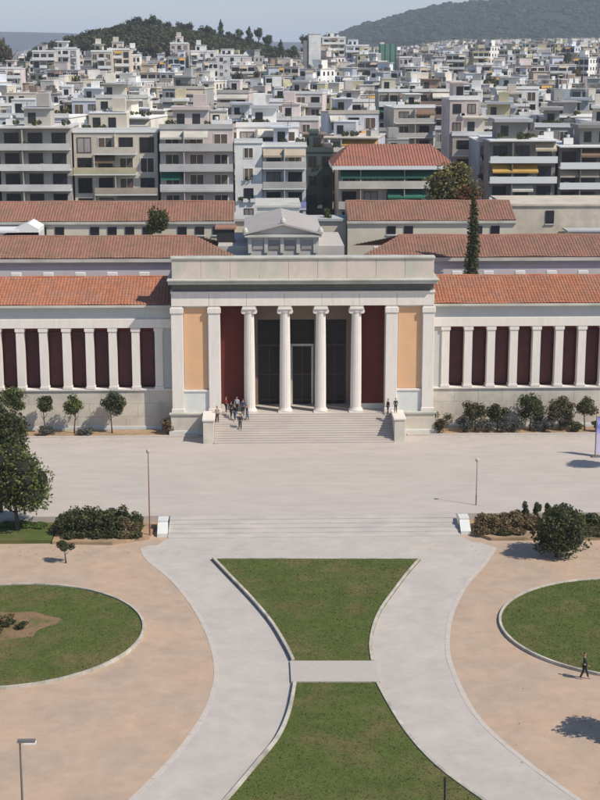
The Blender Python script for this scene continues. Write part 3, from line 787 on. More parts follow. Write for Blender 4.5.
bed_shrub(86, 428, 24, 'low grey shrub between the two larger left wing trees', 'leaf_grey', seed=30)

# big tree on the left edge of the plaza terrace
P = atZ(21, 517, 0)
tree('broad_tree', (P.x+.0, 122.9, GZ+.02), 8.0, 3.1, 'leaf', 'big leafy green tree at the left edge of the steps terrace', None, trunk_h=1.3, nl=9000, nb=44, s=.145, r0=.2, limbs=6, seed=41)
tree('broad_tree', (-26.6, 126.5, 0), 10.2, 2.9, 'leaf_dark', 'taller dark tree cut by the left frame edge above the lawn strip', None, trunk_h=2.2, nl=7000, nb=30, s=.17, r0=.2, limbs=6, seed=42)
# beds beside the steps: retaining bank, lawn strip, hedges
def bank(name, pts, z, m):
    m = M['bed_soil'] if name == 'planting_bed' else m
    mb = MB(); mb.prism(pts, GZ-.05, z); return tag(mb.build(name, m), kind='structure')
bank('lawn_strip', [(-60,120.2),(-21.5,120.2),(-21.5,124.98),(-60,124.98)], GZ+.3, M['lawn'])
bank('planting_bed', [(-21.4,120.0),(-16.5,119.6),(-13.6,121.0),(-13.1,124.98),(-21.4,124.98)], GZ+.25, M['soil'])
bank('planting_bed', [(13.2,121.6),(14.4,119.9),(60,119.3),(60,124.98),(13.2,124.98)], GZ+.25, M['soil'])
def hedge(px0, px1, ytop, Y, leaf, label, hgt, dep, nl, seed, name='hedge', z0=GZ+.2):
    a = atY(px0, ytop, Y); b = atY(px1, ytop, Y)
    cx = (a.x+b.x)/2; rx = (b.x-a.x)/2; top = a.z; rz = (top-z0)/2*1.0
    t = empty(name, (cx, Y, z0), label, 'hedge')
    rs = random.Random(seed)
    link('foliage', crown_mesh('foliage', rs, (rx, dep, rz), max(8, int(rx*5)), nl, .13, M[leaf], 'mass'), t, (0,0,rz*.92))
    mb = MB()
    for k in range(5): mb.tube([(-rx*.7+k*rx*.35,0,-.1),(-rx*.7+k*rx*.35+.1,0,rz)], .05, 5)
    link('stem', mb.mesh('stem', M['bark']), t)
hedge(52, 143, 505, 122.6, 'leaf_dark', 'dark clipped hedge on the left of the garden steps', 2, 2.5, 9500, 51)
hedge(0, 62, 519, 123.9, 'leaf_lime', 'low bright green hedge behind the lawn strip under the big left tree', 1, .8, 3600, 52)
hedge(116, 140, 513, 121.8, 'leaf_brown', 'reddish brown shrubby hedge end beside the left stair post', 2, 1.6, 3000, 53)
hedge(472, 540, 510, 122.6, 'leaf_brown', 'brown dry hedge right of the garden steps', 2, 2.2, 8500, 54)
hedge(484, 516, 529, 120.8, 'leaf_dark', 'small dark green hedge in front of the brown hedge', 1, .7, 1600, 55)
hedge(570, 614, 510, 123.6, 'leaf_dark', 'dark hedge at the right frame edge beyond the bushy tree', 2, 1.6, 3600, 56)
hedge(568, 614, 529, 121.0, 'leaf_olive', 'olive green low hedge by the gravel at the right frame edge', 1, 1.3, 3000, 57)
for i, (px, yt) in enumerate(((525,503),(537,502),(549,504))):
    P = atY(px, yt, 124.3)
    shrub('shrub', (P.x, 124.3, GZ+.2), (.45,.45,(P.z-GZ)/1.95), 'leaf_dark', ['slim dark upright shrub left of the bushy tree, first of three','slim dark upright shrub in the middle of the three behind the brown hedge','slim dark upright shrub nearest the bushy tree'][i], 'upright shrubs behind the brown hedge', nl=600, nb=5, seed=60+i)
# bushy dark tree on the right and the small one on the left
P = atZ(559, 561, GZ)
tree('bushy_tree', (P.x, P.y+1.0, GZ), 4.6, 2.5, 'leaf_dark', 'bushy dark tree standing on the gravel right of the steps', None, trunk_h=.15, nl=7000, nb=26, s=.13, r0=.12, limbs=6, seed=71)
P = atZ(66, 563, GZ)
tree('small_tree', (P.x, P.y, GZ), 2.1, .85, 'leaf_dark', 'small dark sapling on the gravel in front of the dark left hedge', None, trunk_h=.7, nl=700, nb=6, s=.09, r0=.06, limbs=3, seed=72)
# tree just outside the right edge whose crown throws its shade on the gravel
tree('broad_tree', (17.7, 82.4, GZ), 4.9, 2.2, 'leaf_dark', 'tree beyond the right frame edge shading the gravel', None, trunk_h=2.2, nl=2600, nb=11, s=.15, r0=.12, limbs=5, seed=73)
tree('broad_tree', (29.9, 138.6, 0), 5.8, 1.9, 'leaf_dark', 'dark tree on the plaza beyond the right frame edge, its shade reaching into view', None, trunk_h=2.6, nl=2400, nb=12, s=.16, r0=.13, limbs=5, seed=74)
# violet blue banner at the right edge of the plaza
bn = empty('banner', (27.95, 143.2, 0), 'tall blue violet banner on a pole at the right edge of the plaza', 'banner')
mb = MB(); mb.tube([(0,0,0),(0,0,4.1)], .05, 8); mb.tube([(0,0,4.0),(1.4,0,4.0)], .03, 6); link('pole', mb.mesh('pole', M['metal']), bn)
M['violet'] = mat('violet_cloth', (.30,.30,.62), .8, .1, 1)
M['palecloth'] = mat('pale_violet_cloth', (.60,.55,.70), .8, .1, 1)
mb = MB()
for k in range(12):
    z = 3.95 - k*.14; y0 = .04*math.sin(k*.9); y1 = .04*math.sin((k+1)*.9)
    mb.add([(.08,y0,z),(1.38,y0+.05,z),(1.38,y1+.05,z-.14),(.08,y1,z-.14)], [(0,1,2,3)])
for q in range(1): link('cloth', mb.mesh('cloth', M['violet']), bn)
mb = MB(); mb.box(.08,1.36,-.03,.03,.3,2.35); link('lower_panel', mb.mesh('lower_panel', M['palecloth']), bn)
mb = MB(); mb.box(-.35,.45,-.3,.3,0,.12); link('foot', mb.mesh('foot', M['metal']), bn)

# soil bed planting on the round lawn
rs = random.Random(5)
GL = 'brown plants in the bare patch of the left round lawn'
for i in range(26):
    a = rs.uniform(0, 2*PI); q = rs.uniform(.1,1)
    x = -23.8 + 4.2*q*math.cos(a); y = 101.6+2.8*q*math.sin(a)
    if x < -26: x = -22.5
    shrub('plant', (x, y, GZ+.1), (.40*rs.uniform(.7,1.4),.35,.28*rs.uniform(.7,1.3)), rs.choice(['leaf_brown','leaf_dark','leaf_rust']), 'low brown withered plant in the bare soil patch of the left round lawn', GL, nl=220, nb=4, s=.08, cat='plant', seed=80+i)
tree('small_tree', (-24.3, 102.3, GZ+.1), 2.0, 1.1, 'leaf_dark', 'low dark bush tree at the left frame edge on the round lawn', None, trunk_h=.4, nl=1400, nb=8, s=.12, r0=.06, limbs=4, seed=95)

# ---- posts, lamps
def lamp_post(x, y, z, h, label, head='ball', m=None, r=.05):
    t = empty('lamp_post', (x, y, z), label, 'lamp post', 'lamp posts round the plaza and garden')
    mb = MB(); mb.tube([(0,0,0),(0,0,.9)], r*1.7, 8); link('base', mb.mesh('base', m or M['metal']), t)
    mb = MB(); mb.tube([(0,0,.9),(0,0,h*.6),(0,0,h)], [r*1.2,r,r*.7], 8); link('pole', mb.mesh('pole', m or M['metal']), t)
    if head == 'ball':
        mb = MB(); mb.lathe([(.05,h),(.12,h+.05),(.17,h+.16),(.15,h+.28),(.07,h+.34),(.02,h+.36)], 10); link('lantern', mb.mesh('lantern', M['marble_grey']), t)
    else:
        mb = MB(); mb.box(-.12,.75,-.12,.12,h,h+.12); link('arm', mb.mesh('arm', m or M['metal']), t)
        mb = MB(); mb.box(.2,.78,-.16,.16,h-.08,h-.002); link('lamp_head', mb.mesh('lamp_head', M['white']), t)
P = atZ(150, 535, GZ+.2)
lamp_post(P.x, P.y-.1, GZ+.2, atY(150,452,P.y).z-GZ-.3, 'slender reddish lamp post beside the left end of the garden steps', 'ball', M['rust'], .042)
P = atZ(476, 505, 0)
lamp_post(P.x, P.y, 0, atY(474,462,P.y).z, 'thin grey lamp post on the plaza above the right stair post', 'ball', None, .035)
b0 = atZ(25, 860, GZ); ht = atY(25, 742, b0.y).z
lamp_post(b0.x, b0.y, GZ, ht-GZ, 'tall grey lamp post with a short flat arm in the lower left corner', 'arm', None, .06)
b0 = atZ(444, 830, GZ); ht = atY(444, 779, b0.y).z
t = empty('bollard', (b0.x, b0.y, GZ), 'thin dark post standing in the front lawn at the bottom edge', 'post')
mb = MB(); mb.tube([(0,0,0),(0,0,ht-GZ)], .06, 8); link('shaft', mb.mesh('shaft', M['darkmetal']), t)
mb = MB(); mb.lathe([(.07,0),(.09,.05),(.05,.12),(.01,.14)], 8); link('cap', mb.mesh('cap', M['darkmetal']), t, (0,0,ht-GZ-.01))
# white stair posts at both ends of the garden steps
for px, s, lab in ((157,-1,'white stone post at the left end of the garden steps'),(463,1,'white stone post at the right end of the garden steps')):
    P = atZ(px, 528, GZ+.3)
    t = empty('stair_post', (s*12.56, 122.9, GZ), lab, 'post', 'white posts at the ends of the garden steps')
    mb = MB(); mb.box(-.34,.34,-.1,1.0,-.05,.95); link('body', mb.mesh('body', M['dado']), t)
    mb = MB(); mb.add([(-.42,-1.3,0),(.42,-1.3,0),(.42,-.101,0),(-.42,-.101,0),(-.42,-1.3,.3),(.42,-1.3,.3),(.42,-.101,.9),(-.42,-.101,.9)],[(3,2,1,0),(4,5,6,7),(0,1,5,4),(1,2,6,5),(2,3,7,6),(3,0,4,7)]); link('sloping_cheek', mb.mesh('sloping_cheek', M['dado']), t)
    mb = MB(); mb.box(-.42,.42,-.1,1.08,.952,1.08); link('cap', mb.mesh('cap', M['dado']), t)
# trees rising between the museum roofs
P = atY(473, 203, 167.5)
tree('cypress_tree', (P.x, 167.4, 0), P.z, 1.5, 'leaf_dark', 'narrow dark cypress rising behind the right wing roof', None, trunk_h=7, nl=3800, nb=14, s=.16, shape='cone', r0=.2, limbs=0, seed=101)
P = atY(452, 168, 206)
tree('broad_tree', (P.x, 206, 0), P.z+.6, 3.9, 'leaf_autumn', 'olive green tree beside the red roofed building behind the museum', None, trunk_h=P.z-6.5, nl=4200, nb=20, s=.22, r0=.3, limbs=6, seed=102)
P = atY(464, 183, 205)
tree('broad_tree', (P.x, 204.5, 0), P.z, 2.4, 'leaf_rust', 'rust coloured tree behind the cypress', None, trunk_h=P.z-4.5, nl=2000, nb=10, s=.2, r0=.2, limbs=5, seed=103)
P = atY(155, 206, 183)
tree('broad_tree', (P.x, 186.5, 0), P.z, 1.55, 'leaf_dark', 'dense dark tree in the courtyard gap between the left rear roofs', None, trunk_h=P.z-4.2, nl=3000, nb=14, s=.16, r0=.2, limbs=4, seed=104)
P = atY(325, 204, 200)
tree('broad_tree', (P.x, 193, 0), P.z, 1.0, 'leaf', 'slim green tree just right of the museum pediment', None, trunk_h=P.z-4.5, nl=1500, nb=8, s=.16, r0=.15, limbs=4, seed=105)

# fallen leaves and litter blown over the gravel and the plaza edge
mb = MB(); rs = random.Random(61)
for cx, cy, sx, sy, z, n_ in ((-22,118.5,6,1.5,GZ+.012,160),(20,117.5,6,2,GZ+.012,160),(0,151.5,26,.5,.012,160),(-20,151,9,.8,.012,160),(22,151,9,.8,.012,200),(16,84,3,3,GZ+.012,50)):
    for _ in range(n_):
        x = rs.gauss(cx, sx); y = rs.gauss(cy, sy)
        if (z < 0 and y > 119.3) or (z > 0 and not 126 < y < 152): continue
        if any(math.hypot(x-a, y-b) < 9.9 for a, b in ((-22.3,100.4),(21.9,100.4))): continue
        a = rs.uniform(0, PI); q = rs.uniform(.03,.075); c, s_ = math.cos(a)*q, math.sin(a)*q
        mb.add([(x-c,y-s_,z),(x+s_*.6,y-c*.6,z+.01),(x+c,y+s_,z),(x-s_*.6,y+c*.6,z+.015)], [(0,1,2,3)])
o = bpy.data.objects.new('fallen_leaves', mb.mesh('fallen_leaves', M['leaf_rust'])); COL.objects.link(o); tag(o, kind='stuff')
# ================================================================ the city
WM = {}
def win_mesh(kind, w_, h_):
    key = (kind, round(w_,2), round(h_,2))
    if key not in WM:
        fr = MB(); t = .09
        fr.box(-w_/2-t, w_/2+t, -.07, 0, 0-t, 0); fr.box(-w_/2-t, w_/2+t, -.07, 0, h_, h_+t)
        fr.box(-w_/2-t, -w_/2, -.07, 0, 0, h_); fr.box(w_/2, w_/2+t, -.07, 0, 0, h_); fr.box(-.04,.04,-.05,0,0,h_)
        pn = MB(); pn.box(-w_/2, w_/2, -.03, 0, 0, h_)
        WM[key] = (fr.mesh('window', M['white'] if kind == 'shutter' else M['bronze']), pn.mesh('pane', M[kind]))
    return WM[key]
def window(parent, x, y, z, w_=1.3, h_=1.5, kind='pane', yo=-.004):
    f, p = win_mesh(kind, w_, h_)
    o = link('window', f, parent, (x, y+yo, z)); link('pane', p, o); return o
CM = {}
def cmat(name, c):
    if name not in CM: CM[name] = mat(name, c, .85, .13, .35, col2=tuple(q*.80 for q in c), c2scale=.18, rand=.16 if 'net' not in name else 0)
    return CM[name]
AW = {'awning_orange': cmat('orange_awning', (.50,.30,.08)), 'awning_green': cmat('green_awning', (.04,.16,.11)), 'awning_white': cmat('cream_awning', (.62,.58,.50)),
      'awning_brown': cmat('brown_awning', (.20,.13,.09))}
RWT = random.Random(23)
AW['awning_beige'] = cmat('beige_awning', (.48,.40,.30))
PLANT = crown_mesh('plants', random.Random(4), (1,1,1), 4, 90, .22, M['leaf_dark'], core=False)

def rooftop(t, x0, x1, y0, y1, z, rs, wallm):
    """set back penthouse, water tank, solar heater, antenna"""
    W = x1-x0
    a = x0 + W*rs.uniform(.1,.35); b = a + W*rs.uniform(.3,.5)
    mb = MB(); mb.box(a, b, y0+2.2, y0+7, z, z+2.6); p = mb.build('penthouse', wallm, t, off=(0,0,0))
    ov = rs.choice((.05,.1,.3,.6))
    mb = MB(); mb.box(a-ov, b+ov, y0+2.2-ov*2, y0+7.2, z+2.602, z+2.602+rs.choice((.15,.2,.5))); q = mb.build('penthouse_roof', rs.choice((M['white'], wallm, wallm, M['terrace'])), p, off=(0,0,0))
    if rs.random() < .5:
        c_ = rs.choice((a+.3, b-2.3)); mb = MB(); mb.box(c_, c_+2, y0+3.5, y0+6, z+2.9, z+4.9); mb.build('stair_head', wallm, p, off=(0,0,0))
    for k in range(max(1,int((b-a)/2.5))):
        link('pane', win_mesh('pane', 1.2, 1.6)[1], p, (a+1.2+k*2.4, y0+2.19, z+.4))
    for k in range(rs.choice((1,2,2,3))):
        x = rs.uniform(x0+1, x1-1.5); yy_ = y0 + rs.uniform(.8, 4)
        if a-1.2 < x < b+.2: x = x0+.8+k*.2 if a-x0 > 2 else x1-1.6
        mb = MB(); mb.extr([(0,0),(1.6,0),(1.6,.15),(0,.15)], 0, 1.0) if False else mb.box(x, x+1.5, yy_, yy_+.06, z+.1, z+1.1)
        mb.lathe([(.28,z+1.15),(.28,z+1.6)], 8, x+.75, yy_+.3); mb.build('solar_heater', M['white'] if rs.random() < .5 else M['metal'], t, off=(0,0,0))
    x = rs.uniform(x0+.5, x1-.5); mb = MB(); mb.tube([(x,y0+3,z),(x,y0+3,z+3.6)], .05, 4); mb.tube([(x-.7,y0+3,z+3.3),(x+.7,y0+3,z+3.3)], .03, 4); mb.tube([(x-.5,y0+3,z+2.9),(x+.5,y0+3,z+2.9)], .03, 4)
    mb.build('antenna', M['metal'], t, off=(0,0,0))

def sky_py(px):
    return float(np.interp(px, [-200,0,26,34,90,142,150,165,250,258,300,310,346,400,450,600,900], [66,66,64,50,51,53,62,50,50,58,58,42,47,47,40,38,36]))
def cap_z(x, y, z, extra=3.0):
    px = 257 + (x+4.6)/y*1540; py = sky_py(px)
    if y < 615: py = max(py, float(np.interp(y, [262,440,600], [108,90,77] if px < 300 else [104,82,63]))) + 22*(math.sin(x*1.31+y*.37)*.5-.28)
    return min(z, Zt(py, px, y) - extra)
def block(X0, X1, Y, ztop, nfl, wall, style, label, group=None, dep=12, fh=3.1, z0=-1.3, seed=0, bays=None, name='apartment_building',
          slabm=None, roofm=None, top=True, awn=None, balm=None, winkind=None, detail=True, side=None):
    """street block: storeys with continuous balconies, windows one by one, roof clutter.  Coordinates local to an empty at its foot"""
    rs = random.Random(seed); W = X1-X0
    t = empty(name, ((X0+X1)/2, Y, z0), label, 'building', group)
    a, b = -W/2, W/2; H = ztop-z0
    wallm = wall; slabm = slabm or M['white']; L0 = dict(off=(0,0,0))
    mb = MB(); mb.box(a, b, 0, dep, 0, H); mb.build('wall', wallm, t, **L0)
    mb = MB(); mb.box(a-.15, b+.15, -.15 if style != 'band' else -1.5, dep+.15, H+.002, H+.22); mb.box(a-.1, b+.1, -.1, .12, H+.22, H+.75) if style != 'band' else None
    mb.build('roof_slab', roofm or slabm, t, **L0)
    bays = bays or max(2, int(W/3.0)); bw = W/bays
    for f in range(nfl):
        z = H - (f+1)*fh
        if z < 0: break
        if style in ('balcony', 'band', 'mixed'):
            if style == 'mixed': r = [(a+bw*(1 if rs.random() < .6 else 0), b-bw*(rs.random() < .6))]
            else: r = [(a, b)]
            for xa, xb in r:
                mb = MB(); mb.box(xa, xb, -1.7, -.005, z-.18, z); s = mb.build('balcony', slabm, t, **L0)
                rm = balm[f % len(balm)] if balm else slabm
                mb = MB(); mb.box(xa, xb, -1.7, -1.62, z+.002, z+(1.0 if style != 'band' else .85)); mb.build('parapet', rm, s, **L0)
                for q in np.arange(xa+bw, xb-.5, bw*2):
                    mb = MB(); mb.box(q-.06, q+.06, -1.61, -.01, z+.002, z+fh-.2); mb.build('divider', wallm, s, **L0)
            for k in range(bays):
                x = a + (k+.5)*bw
                kind = winkind or rs.choice(('pane','pane','curtain','shutter'))
                window(t, x, 0, z+.15, min(bw*.62, 2.0), 2.15, kind)
        else:
            for k in range(bays):
                x = a + (k+.5)*bw
                window(t, x, 0, z+.9, min(bw*.5, 1.3), 1.45, winkind or rs.choice(('pane','pane','shutter','curtain')))
        if awn and f in awn:
            xa, xb, am = awn[f]; xa = a+W*xa; xb = a+W*xb
            mb = MB(); mb.add([(xa,-.02,z+fh-.35),(xb,-.02,z+fh-.35),(xb,-1.7,z+fh-1.45),(xa,-1.7,z+fh-1.45),(xb,-1.7,z+fh-1.7),(xa,-1.7,z+fh-1.7)], [(0,1,2,3),(3,2,4,5)])
            mb.build('awning', AW[am], t, **L0)
    if detail:
        for f in range(nfl):
            z = H-(f+1)*fh
            if z < 0: break
            if style != 'plain' and rs.random() < .55 and not (awn and f in awn):
                xa = a+bw*rs.randrange(bays); xb = min(b, xa+bw*rs.choice((1,1,2))); am = rs.choice(('awning_white','awning_brown','awning_green','awning_white','awning_orange','awning_beige','awning_beige'))
                d_ = rs.uniform(1.0,1.9)
                mb = MB(); mb.add([(xa+.1,-.02,z+fh-.3),(xb-.1,-.02,z+fh-.3),(xb-.1,-d_,z+fh-1.2),(xa+.1,-d_,z+fh-1.2),(xb-.1,-d_,z+fh-1.5),(xa+.1,-d_,z+fh-1.5)], [(0,1,2,3),(3,2,4,5)])
                mb.build('awning', AW[am], t, **L0)
            for k in range(rs.randrange(3)):
                x = rs.uniform(a+.6, b-1.2); mb = MB(); mb.box(x, x+.8, -.4, -.03, z+.3, z+.85); mb.build('air_conditioner', M['white'], t, **L0)
            if rs.random() < .5:
                x = rs.uniform(a+1, b-1); link('balcony_plants', PLANT, t, (x, -1.2 if style != 'plain' else -.1, z+1.0), (rs.uniform(.5,1.6), .4, rs.uniform(.4,.9)))['kind'] = 'stuff'
        if top:
            for k in range(rs.randrange(1,4)):
                x = rs.uniform(a+.8, b-.8); link('roof_plants', PLANT, t, (x, rs.uniform(.6,2), H+1.0), (rs.uniform(.5,1.5), .6, rs.uniform(.6,1.3)))['kind'] = 'stuff'
    if top: rooftop(t, a, b, 0, dep, H+.22, rs, wallm)
    if side:   # strip of plain wall with small windows on the left part
        pass
    return t
grey = cmat('grey_render', (.54,.505,.46)); beige = cmat('beige_render', (.62,.55,.45)); pinkish = cmat('pinkish_render', (.65,.55,.51))
yellow = cmat('yellowish_render', (.56,.49,.31)); whitec = cmat('whitewashed_render', (.78,.755,.71)); bluew = cmat('bluish_white_render', (.62,.635,.67))
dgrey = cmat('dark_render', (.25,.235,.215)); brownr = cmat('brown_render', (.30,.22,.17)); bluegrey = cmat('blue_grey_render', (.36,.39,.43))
green_net = cmat('green_scaffold_net', (.065,.085,.075)); concrete = cmat('raw_concrete', (.36,.35,.33)); tan = cmat('tan_render', (.46,.38,.29))
G0 = 'street front apartment blocks behind the museum'
def X(px, Y): return atY(px, 150, Y).x
def Zt(py, px, Y): return atY(px, py, Y).z
Yr = 240
b = block(X(-62,Yr), X(-3,Yr), Yr, Zt(130,-30,Yr), 5, grey, 'balcony', 'grey balconied block cut by the left frame edge of the street front row', G0, seed=1)
b = block(X(0,Yr), X(71,Yr), Yr, Zt(128,40,Yr), 5, cmat('shaded_grey_render', (.46,.42,.37)), 'band', 'grey block with four dark continuous balconies at the left end of the street front', G0, seed=2, winkind='pane', slabm=cmat('lavender_slab', (.72,.69,.65)))  # wall colour darkened for the shade behind the balconies
b = block(X(73,Yr), X(157,Yr), Yr+1, Zt(133,115,Yr), 5, beige, 'mixed', 'beige block with broken balconies and yellowish patches, second from left on the street front', G0, seed=3, balm=[beige, yellow, tan, yellow])
b = block(X(160,Yr), X(233,Yr), Yr, Zt(129,200,Yr), 5, pinkish, 'balcony', 'pale pinkish block with white railed balconies left of the white narrow block', G0, seed=4, winkind='shutter', slabm=cmat('pale_slab', (.58,.56,.53)))
b = block(X(235,Yr), X(262,Yr), Yr-.6, Zt(143,248,Yr), 4, whitec, 'plain', 'narrow white stair tower with a column of small windows on the street front', G0, seed=5, bays=1, top=False)
b = block(X(262.5,Yr), X(306,Yr), Yr, Zt(147,285,Yr), 5, bluew, 'balcony', 'bluish white block with grey balconies and violet lower floor, beside the green netting', G0, seed=6, balm=[grey, grey, cmat('violet_panel', (.28,.28,.50)), grey])
b = block(X(236,Yr), X(300,Yr), Yr+8, Zt(127,265,Yr+8), 3, whitec, 'balcony', 'white setback storeys rising above the bluish white block', G0, seed=7)
b = block(X(308,Yr), X(336,Yr), Yr+10, Zt(152,320,Yr+10), 4, green_net, 'plain', 'dark building wrapped in green netting next to the red roofed building', G0, seed=8, winkind='pane', slabm=green_net)
# red roofed building
x0, x1 = X(338,Yr), X(447,Yr)
b = block(x0, x1, Yr-1, Zt(166,390,Yr), 4, cream_m if False else cmat('warm_cream_render', (.56,.47,.38)), 'balcony', 'wide cream building with red hipped tile roof and white eave behind the museum', G0, seed=9, top=False, dep=14,
          awn={0:(.02,.98,'awning_green'), 1:(.45,.8,'awning_green')}, slabm=cmat('warm_slab', (.66,.60,.52)))
tt = b; z = Zt(166,390,Yr)
M['tile_mid'] = mat('brick_roof_tile', (.36,.15,.105), .9, .14, .9, col2=(.29,.14,.10), c2scale=.4)
def hiproof(parent, a, b_, y0, y1, z, h, m, inset):
    mb = MB(); ym = (y0+y1)/2
    v = [(a,y0,z),(b_,y0,z),(b_,y1,z),(a,y1,z),(a+inset,ym,z+h),(b_-inset,ym,z+h)]
    mb.add(v, [(0,1,5,4),(1,2,5),(2,3,4,5),(3,0,4)]); n = int((b_-a)/.45)
    o = mb.build('hip_roof', m, parent, off=(0,0,0))
    mb = MB()
    for i in range(n):
        x = a + (i+.5)*(b_-a)/n; t1 = min(1, (x-a)/inset, (b_-x)/inset)
        if t1 < .03: continue
        mb.tube([(x, y0, z+.03), (x, y0+(ym-y0)*t1, z+.03+h*t1)], .08, 5)
    r = mb.build('roof_tiles', m, o, off=(0,0,0)); r['kind'] = 'stuff'
W = x1-x0
hiproof(tt, -W/2-1, W/2+1, -2.2, 14.5, z+1.3+.25, 2.8, M['tile_mid'], 3.0)
mb = MB(); mb.box(-W/2-1, W/2+1, -2.2, 14.5, z+1.3+.22-.9+.35, z+1.3+.25-.002); mb.build('eave', M['white'], tt, off=(0,0,0))
b = block(X(449,Yr+28), X(478,Yr+28), Yr+28, Zt(100,463,Yr+28), 9, pinkish, 'plain', 'tall thin pinkish tower with a column of small dark windows', 'towers above the street front', seed=10, bays=2)
b = block(X(479,Yr+6), X(488,Yr+6), Yr+6, Zt(142,484,Yr+6), 5, bluegrey, 'plain', 'narrow blue grey strip of building beside the tall pinkish tower', G0, seed=11, bays=1, top=False)
b = block(X(489,Yr), X(556,Yr), Yr, Zt(141,520,Yr), 4, dgrey, 'band', 'dark modern block with white floor bands and an orange awning', G0, seed=12, winkind='pane', awn={1:(.04,.72,'awning_orange')})  # dark wall colour stands for shade in the balcony recesses
b = block(X(559,Yr), X(640,Yr), Yr, Zt(147,590,Yr), 4, dgrey, 'band', 'dark modern block with wide white floor bands at the right edge', G0, seed=13, winkind='pane')  # same dark wall colour, recess shade put into the render
b = block(X(645,Yr), X(710,Yr), Yr, Zt(135,660,Yr), 4, beige, 'balcony', 'beige balconied block beyond the right frame edge on the street front', G0, seed=14)

# rows behind: each building its own thing, windows one by one while they can be told apart
PAL = [('white', whitec), ('cream', cmat('pale_cream_render', (.72,.66,.55))), ('beige', beige), ('pinkish', pinkish), ('grey', grey), ('pale yellow', yellow), ('bluish white', bluew), ('raw concrete', concrete), ('tan', tan), ('white', whitec), ('blue grey', bluegrey),('beige', beige),('brown', brownr)]  # cream entry is a plain pale render colour
ORD = ['first','second','third','fourth','fifth','sixth','seventh','eighth','ninth','tenth','eleventh','twelfth','thirteenth','fourteenth','fifteenth','sixteenth','seventeenth','eighteenth','nineteenth','twentieth']
rr = random.Random(77)
rowsA = [262, 284, 308, 336, 368, 404]
rown = [q+' row behind street front' for q in ('first','second','third','fourth','fifth','sixth')]
cnt = 0
def roof_py(Y, u):
    """height on the photograph at which the roofs of a row stand"""
    return None
for ri, Y in enumerate(rowsA):
    x = -.185*Y - 4 - rr.uniform(0,6); k = 0
    while x < .24*Y:
        Wd = rr.choice((6.5,7.5,9,10,11,12.5,14)); xa = x; xb = x+Wd; x = xb + rr.choice((0.4, .5, 1.0, 2.5, 4.0))
        cn, cm_ = rr.choice(PAL); st = rr.choice(('balcony','balcony','plain','mixed','band'))
        y = Y + rr.uniform(-4,4)
        zt = terr((xa+xb)/2, Y) + rr.choice((16,18,20,22,23,24.5,26,28)) + 2.2 - (2 if Y < 290 else 0)
        zt = cap_z((xa+xb)/2, y, zt)
        if y < 275 and 8 < (xa+xb)/2 < 38: zt -= 1.5
        stn = {'balcony':'full balconies','plain':'small windows','mixed':'partial balconies','band':'shaded bands'}[st]
        lab = '%s block with %s, %s from left, %s' % (cn, stn, ORD[k], rown[ri])
        bb = block(xa, xb, y, zt, 3 if Y < 330 else 3, cm_, st, lab, 'apartment blocks in the ' + rown[ri], dep=rr.uniform(10,14), z0=terr((xa+xb)/2,Y)-1,
              seed=1000+cnt, bays=max(2,int(Wd/3.3)), slabm=rr.choice((M['white'], whitec, beige, grey, whitec)), balm=rr.choice(([whitec],[cm_],[grey],[beige])))
        bb.rotation_euler.z = rr.uniform(-.22,.1)
        cnt += 1; k += 1

